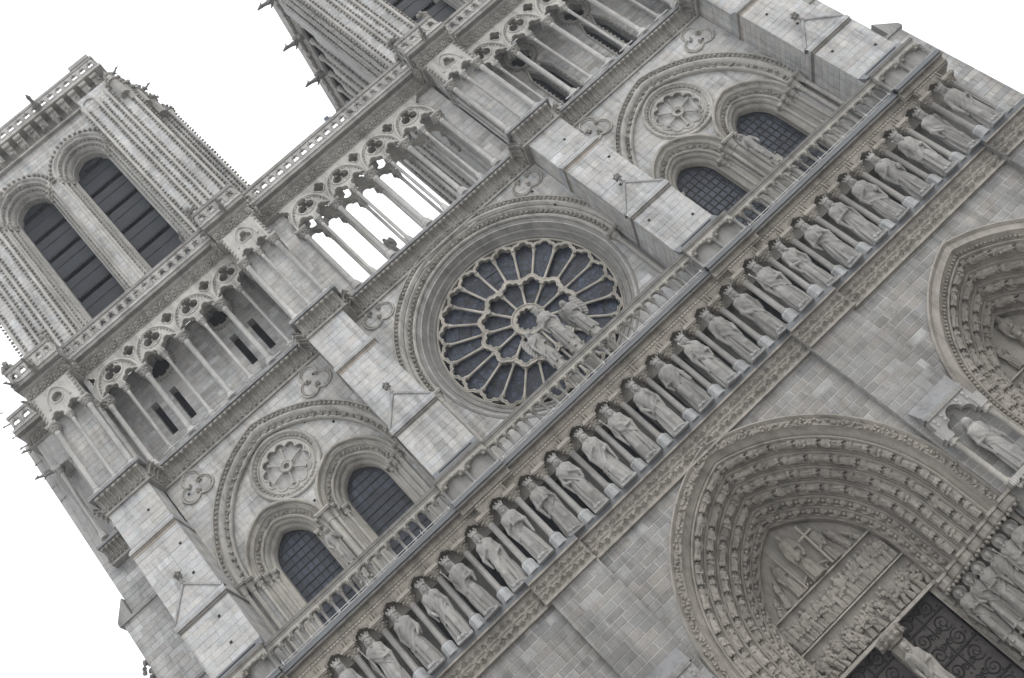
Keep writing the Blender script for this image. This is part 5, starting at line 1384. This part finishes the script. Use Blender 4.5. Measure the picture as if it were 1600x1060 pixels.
# little figures carved up the door posts
for s in (-1, 1):
    for k in range(5): inst_m(FIG[k], 'relief_figure', jc, Matrix.Translation((s*2.62, YTY+.02, 2.4+k*.95))@Matrix.Scale(.27, 4))
m = MB(T_BROWN); m.box(-.34, .34, YTY-.05, YTY+.5, 0, 6.7); m.lathe([(.36, 0), (.42, .12), (.62, .42), (.62, .52)], (0, YTY+.1, 6.72), 10); rnd = random.Random(5)
for k in range(22): a = 2*PI*k/11; m.blob((.55*math.cos(a), YTY+.1+.5*math.sin(a), 6.95+.2*(k % 2)), .13, rnd)
part(m, 'trumeau')
for s in (-1, 1):
    m = MB(); a, b = sorted((s*.3, s*2.42)); m.box(a, b, YTY+.55, YTY+.65, 0, 7.3); d_ = part(m, 'door', DOORW)
    m = MB(); yd = YTY+.53; cxd = (a+b)/2
    def scroll(cx, cz, r, turns, dr_, a0, md=1):
        n = int(20*turns); m.tube([(cx+(r*(1-.9*i/n))*math.cos(a0+md*2*PI*turns*i/n), yd, cz+(r*(1-.9*i/n))*math.sin(a0+md*2*PI*turns*i/n)) for i in range(n+1)], [.035*(1-.5*i/n) for i in range(n+1)], 5)
    for zc in (6.55, 5.05, 3.5, 2.0):
        m.tube([(a+.05, yd, zc), (b-.05, yd, zc)], .045, 6); m.tube([(cxd, yd, zc-.7), (cxd, yd, zc+.55)], .035, 6)
        for sx in (-1, 1):
            for sz in (-1, 1): scroll(cxd+sx*.52, zc+sz*.38, .34, 1.8, .1, PI/2*(1-sx)+sz, sx*sz); scroll(cxd+sx*.18, zc+sz*.52, .15, 1.4, .1, PI/2*(1-sx), -sx*sz)
    rnd = random.Random(8)
    for j in range(90): m.blob((rnd.uniform(a+.1, b-.1), yd, rnd.uniform(1, 7)), .045, rnd, sc=(1.3, .4, 1.3))
    part(m, 'iron_scrollwork', IRON, d_)
    for px_ in (13.1, -13.1):
        m = MB(); q, r_ = sorted((px_+s*.3, px_+s*1.9)); m.box(q, r_, YTY2+.55, YTY2+.65, 0, 7.3); part(m, 'door', DOORW)
m = MB(); m.box(-20, 20, YTY+1.0, YTY+1.1, 0, 16); part(m, 'dark_interior', DARK)
# ---- statue niches on the inner buttresses
for s in (-1, 1):
    cx = s*7.25; m = MB((0.31, 0.305, 0.295))
    m.add([(cx-1.02, YLB, 11.62), (cx+1.02, YLB, 11.62), (cx+1.02, -3.14, 10.95), (cx-1.02, -3.14, 10.95), (cx-1.02, YLB, 10.95), (cx+1.02, YLB, 10.95)], [(0, 1, 2, 3), (0, 3, 4), (1, 5, 2)], (0.225, 0.227, 0.23))
    m.box(cx-1.04, cx+1.04, -3.16, YLB+.02, 10.84, 10.95, (0.27, 0.27, 0.265))
    m.box(cx-.97, cx+.97, -3.18, YLB+.02, 10.72, 10.84, (0.26, 0.25, 0.235))
    tre = [(x, max(z, 0)) for x, z in lobes([(0, .42, .36), (-.42, .12, .26), (.42, .12, .26)], (0, 0), PI, 0, 30, False)]
    m.prism([(cx-1.0, 9.85), ]+[(cx+x, 9.85+z) for x, z in tre]+[(cx+1.0, 9.85), (cx+1.0, 10.75), (cx-1.0, 10.75)], -3.12, YLB+.02)
    for sx in (-1, 1): m.box(cx+sx*.92-.2, cx+sx*.92+.2, -3.22, YLB, 9.72, 9.86); m.box(cx+sx*.98-.2, cx+sx*.98+.2, -3.17, YLB, 9.86, 10.3)
    rnd = random.Random(5)
    for k in (-.6, .6, 4.6, 3.4):
        for j in range(2): m.box(cx-.62+k*.30-.05, cx-.62+k*.30+.05, -3.16, -3.10, 10.32+j*.2, 10.46+j*.2, (0.36, 0.352, 0.338))
    nb = part(m, 'niche')
    for sx in (-1, 1):
        m = MB((0.36, 0.345, 0.315)); m.lathe([(.17, 0), (.17, .1), (.12, .18), (.115, 2.1), (.14, 2.14), (.12, 2.18), (.2, 2.5)], (cx+sx*.92, -3.02, 7.25), 10)
        for k in range(7): m.blob((cx+sx*.92+.16*math.cos(k), -3.02-.16*abs(math.sin(k)), 9.55), .08, rnd)
        part(m, 'niche_column', None, nb, angle=R(40))
    m = MB((0.38, 0.37, 0.35)); m.box(cx-1.02, cx+1.02, -3.46, YLB, 7.05, 7.26)
    for k in range(4):
        for sx in (-1, 1): m.box(cx+sx*.92-.15+k*.085, cx+sx*.92-.11+k*.085, -3.475, -3.44, 7.0, 7.22, (0.5, 0.49, 0.47))
    for k in range(26): m.blob((cx+rnd.uniform(-1, 1), -3.3+rnd.uniform(-.1, .1), 6.9+rnd.uniform(-.12, .1)), .11, rnd)
    part(m, 'niche_shelf', parent=nb)
    m = MB(T_MORT); m.box(cx-1.2, cx+1.2, YLB, YLB+.3, 0, 7.0); part(m, 'niche_base', parent=nb)
# ================================================================== free-standing statues, each a thing of its own
POSES = ['belt', 'sceptre', 'book', 'mantle', 'sceptre', 'belt', 'mantle', 'book', 'down', 'belt', 'sceptre', 'mantle']
PTXT = {'belt': 'touching his belt', 'sceptre': 'holding a sceptre', 'book': 'clasping a book', 'mantle': 'gathering his mantle', 'down': 'with a staff'}
ORDN = ['', 'first', 'second', 'third', 'fourth', 'fifth', 'sixth', 'seventh', 'eighth', 'ninth', 'tenth', 'eleventh']
plm = MB((0.30, 0.30, 0.30)); plm.box(-.42, .42, -.46, .3, -.02, .10); rnd = random.Random(1)
for k in range(9): plm.blob((rnd.uniform(-.25, .25), -.30+rnd.uniform(-.1, .06), .15), .13, rnd)
PLM = plm.mesh('plinth'); CROWN = crown_mesh(); HALO = halo_mesh()
for k in range(-11, 14):
    pose = POSES[(k*5+3) % len(POSES)]
    me = figure_mesh('king_statue', 1000+k, pose, .026, beard=(k % 4 != 1), tint=tuple(v*random.Random(k).uniform(.92, 1.06) for v in T_KING))
    x = k*KS; y = -2.72 if jog(x, 0, 1) else -2.42
    rz = random.Random(k+50).uniform(-.22, .22)
    o = inst(me, 'king_statue', None, (x, y, ZK+.10), (R(3.5), 0, rz), (.92, 1.0, .99)); inst(PLM, 'plinth', o, (0, 0, -.08)); hc_ = me['head']; inst(CROWN, 'crown', o, (hc_[0], hc_[1]+.02, hc_[2]+.10))
    if k == 5: w_ = 'on the buttress above the blindfolded woman'
    elif k == -5: w_ = 'on the buttress below the whole tower'
    elif k == 13: w_ = 'on the end buttress'
    elif -4 <= k <= 4: w_ = 'under the rose, %s from the blindfolded woman' % ORDN[5-k]
    elif k > 5: w_ = '%s past the blindfolded woman, beyond the rose' % ORDN[k-5]
    else: w_ = '%s from the rose bay, below the whole tower' % ORDN[min(11, -5-k)]
    tag(o, 'stone king %s, %s' % (PTXT[pose], w_), 'statue', 'statues in the gallery of kings')
def ped(name, w_, z0, z1, parent, loc=(0, 0, 0)):
    m = MB((0.38, 0.368, 0.34)); m.box(-w_, w_, -w_, w_, z0, z0+.1); m.lathe([(w_*.8, 0), (w_*.75, (z1-z0)*.5), (w_*.95, (z1-z0)*.8), (w_, z1-z0)], (0, 0, z0), 8); rnd = random.Random(4)
    for k in range(14): a = 2*PI*k/7; m.blob((w_*.9*math.cos(a), w_*.9*math.sin(a), z0+(z1-z0)*(.55+.3*(k % 2))), w_*.28, rnd)
    return m.build(name, None, parent, loc=loc)
T_ANG = (0.295, 0.289, 0.277)
def statue(name, seed, loc, sc, label, pedw=None, pedz=0, rz=0, cat='statue', group=None, crown=False, halo=False, **kw):
    me = figure_mesh(name, seed, tint=kw.pop('tint', T_ANG), **kw); o = inst(me, name, None, loc, (0, 0, rz), (sc, sc, sc)); tag(o, label, cat, group); hc_ = me['head']
    if crown: inst(CROWN, 'crown', o, (hc_[0], hc_[1]+.02, hc_[2]+.09))
    if halo: inst(HALO, 'halo', o, (hc_[0], hc_[1]+.15, hc_[2]+.03))
    if pedw: ped('pedestal', pedw, -pedz/sc, 0.02, o)
    return o
statue('woman_statue', 2001, (0, -1.55, 24.30), .87, 'crowned stone woman with a child, standing before the hub of the rose window', .42, 2.2, pose='book', h=.03, beard=False, crown=True, veil=True)
statue('angel_statue', 2002, (-1.06, -1.55, 24.05), .76, 'winged stone angel beside the crowned woman, on the side of the whole tower', .36, 2.0, rz=.35, pose='belt', h=.034, beard=False, wings=True)
statue('angel_statue', 2003, (1.08, -1.55, 24.05), .76, 'winged stone angel with raised hand beside the crowned woman', .36, 2.0, rz=-.35, pose='bless', h=.034, beard=False, wings=True)
statue('nude_statue', 2004, (-13.38, -.55, 24.28), .76, 'bare stone man on a carved bracket between the arched windows', .40, 2.2, rz=.1, pose='nude', h=.032, beard=False, nude=True)
statue('nude_statue', 2005, (13.2, -.55, 24.75), .76, 'bare stone woman with long hair on a pedestal before an arched window', .36, 2.6, rz=-.1, pose='mantle', h=.032, beard=False, nude=True, veil=True)
statue('veiled_statue', 2006, (7.25, -2.98, 7.30), .90, 'blindfolded stone woman with a broken staff in the buttress niche', None, 0, rz=.1, pose='down', h=.028, beard=False, veil=True, tint=T_KING)
for k in range(6):
    names = ['innermost apostle statue next to the door post', 'second apostle statue out from the door post', 'third apostle statue out from the door post', 'fourth apostle statue out from the door post', 'fifth apostle statue out from the door post', 'outermost apostle statue by the portal edge']
    statue('apostle_statue', 2100+k, (2.92+.48*k, YTY-.52-.50*k, 4.12), .80, 'haloed stone '+names[k], .34, 1.6, rz=-.5, pose=['book', 'belt', 'book', 'mantle', 'sceptre', 'book'][k], h=.032, halo=True, tint=(0.285, 0.274, 0.254), group='apostles on the portal jamb')
statue('teacher_statue', 2120, (0, YTY-.30, 4.0), .88, 'long-haired bearded stone figure against the post between the two doors', .4, 1.8, pose='bless', h=.03, halo=False, tint=(0.34, 0.325, 0.3))
# angel on the nave gable, seen through the open gallery
statue('angel_statue', 2130, (1.25, 20.0, 51.4), .66, 'small winged angel far behind, seen through the open gallery', .3, 6.0, pose='bless', h=.05, beard=False, wings=True)
# gargoyles: carved beasts leaning out from the cornices (part of the masonry)
BEAST = [beast_mesh('gargoyle', 40+k) for k in range(2)]
def gargoyle(p, rz, sc=1.0, k=0, el=0): inst(BEAST[k % 2], 'gargoyle', CATH, p, (el, 0, rz), (sc, sc, sc))
for p, rz, sc in (((-10.6, YT-.5, TC0+1.7), 0, 1.0), ((-6.0, 1.0, 61.8), 1.2, .5), ((-5.2, 2.2, 60.4), 1.4, .5), ((6.1, 4.6, 62.4), -PI/2, 1.1), ((6.1, 8.6, 62.4), -PI/2, 1.1), ((6.1, 12.4, 62.4), -PI/2, 1.1), ((6.1, 16.5, 62.4), -PI/2, 1.1),
                  ((-20.2, -2.1, 43.6), -.5, .5), ((-19.1, -2.15, 43.6), 0, .7), ((-6.9, -2.15, 43.6), 0, .6), ((7.1, -2.15, 43.6), 0, .6), ((-22.2, 1.6, 43.2), -1.3, .5), ((-22.2, 1.4, 41.0), -1.2, .55), ((-9.5, -.9, 45.0), .2, .5)):
    gargoyle(p, rz, sc, int(sc*10))
# crouching chimera blobs on the parapet corners
m = MB(T_DARK); rnd = random.Random(77)
for x, y in ((-5.9, -1.0), (5.9, -2.0), (8.2, -2.0), (5.8, -.9), (-8.2, -1.9), (-20.3, -1.9), (-17.9, -1.9)):
    for j in range(10): m.blob((x+rnd.uniform(-.2, .2), y+rnd.uniform(-.2, .2), PZ+1.15+rnd.uniform(0, .45)), .15, rnd, (0.25, 0.24, 0.222))
part(m, 'parapet_leafwork', kind='stuff')
ck = MB((0.30, 0.292, 0.278)); rnd = random.Random(78); ck.tube([(.1, 0, -.06), (-.2, 0, .02), (-.42, 0, .10), (-.50, 0, .02)], [.09, .07, .06, .05], 6)
for j in range(5): ck.blob((-.48+rnd.uniform(-.08, .06), rnd.uniform(-.07, .07), .04+rnd.uniform(-.06, .06)), .07, rnd)
CKM = ck.mesh('crocket')
for z in np.arange(38.9, 46.4, .95): inst(CKM, 'crocket', CATH, (-22.25-(.15 if z > 43 else 0), 1.05 if z < 42.4 else .55, z), (0, 0, rnd.uniform(-.5, .3)), (rnd.uniform(.45, .65),)*3)
# two small floodlights clipped to the upper gallery
for p, l in (((-12.9, .55, 45.25), 'small pale blue floodlight at the foot of the belfry arches'), ((.55, -.88, PZ+1.06), 'small pale blue floodlight on the parapet over the open gallery')):
    m = MB(); m.box(-.15, .15, -.10, .10, 0, .30); o = m.build('floodlight', LAMPM, None, loc=p); tag(o, l, 'floodlight')
    m = MB(); m.tube([(0, .08, -.25), (0, .12, .1)], .03, 6); m.build('bracket', NET, o); m = MB(); m.box(-.13, .13, -.115, -.10, .02, .28); m.build('lens', GLASS, o)
# stone finial peeping over the flank
fm = MB(T_DARK); rnd = random.Random(3); fm.lathe([(.25, 0), (.25, 1.4), (.32, 1.5), (.1, 2.2), (.1, 2.6)], (0, 0, 0), 8)
for z_, r_ in ((1.6, .3), (2.1, .24), (2.65, .34), (3.0, .12)):
    for k in range(6): fm.blob((r_*math.cos(k*1.05), r_*math.sin(k*1.05), z_), .13, rnd)
part(fm, 'pinnacle', loc=(-24.15, 4.0, 27.4))

# ================================================================== masonry: the 300 blocks that show largest are pieces of their own
areas = []
for V, F, t in STONES:
    q = pix(V[8:12]); a = 0.5*abs(np.dot(q[:, 0], np.roll(q[:, 1], 1))-np.dot(q[:, 1], np.roll(q[:, 0], 1)))
    c = q.mean(0); ok = -5 < c[0] < 1605 and -5 < c[1] < 1065
    areas.append(a if ok else -1)
order = np.argsort(-np.array(areas)); single = set(order[:300].tolist())
rest = MB()
for i, (V, F, t) in enumerate(STONES):
    if i in single:
        c = V[8:12].mean(0); mb = MB(t); mb.add(V-c, F); mb.build('stone', None, CATH, loc=tuple(c))
    else: rest.add(V, F, t)
part(rest, 'ashlar', kind='stuff')
print('stones', len(STONES), 'objects', len(bpy.data.objects), 'tris', sum(len(p.vertices)-2 for me in bpy.data.meshes for p in me.polygons))
# ================================================================== thin city haze round the whole scene
hz = MB(); hz.box(-400, 400, -300, 400, -1.5, 72); ho = hz.build('haze', None); ho['kind'] = 'stuff'
hm = bpy.data.materials.new('haze'); hm.use_nodes = True; hn = hm.node_tree.nodes; hn.clear()
hv = hn.new('ShaderNodeVolumePrincipled'); hv.inputs['Color'].default_value = (0.9, 0.94, 1.0, 1); hv.inputs['Density'].default_value = 0.0006; hv.inputs['Anisotropy'].default_value = 0.2
hout = hn.new('ShaderNodeOutputMaterial'); hm.node_tree.links.new(hv.outputs[0], hout.inputs['Volume'])
ho.data.materials.clear(); ho.data.materials.append(hm)
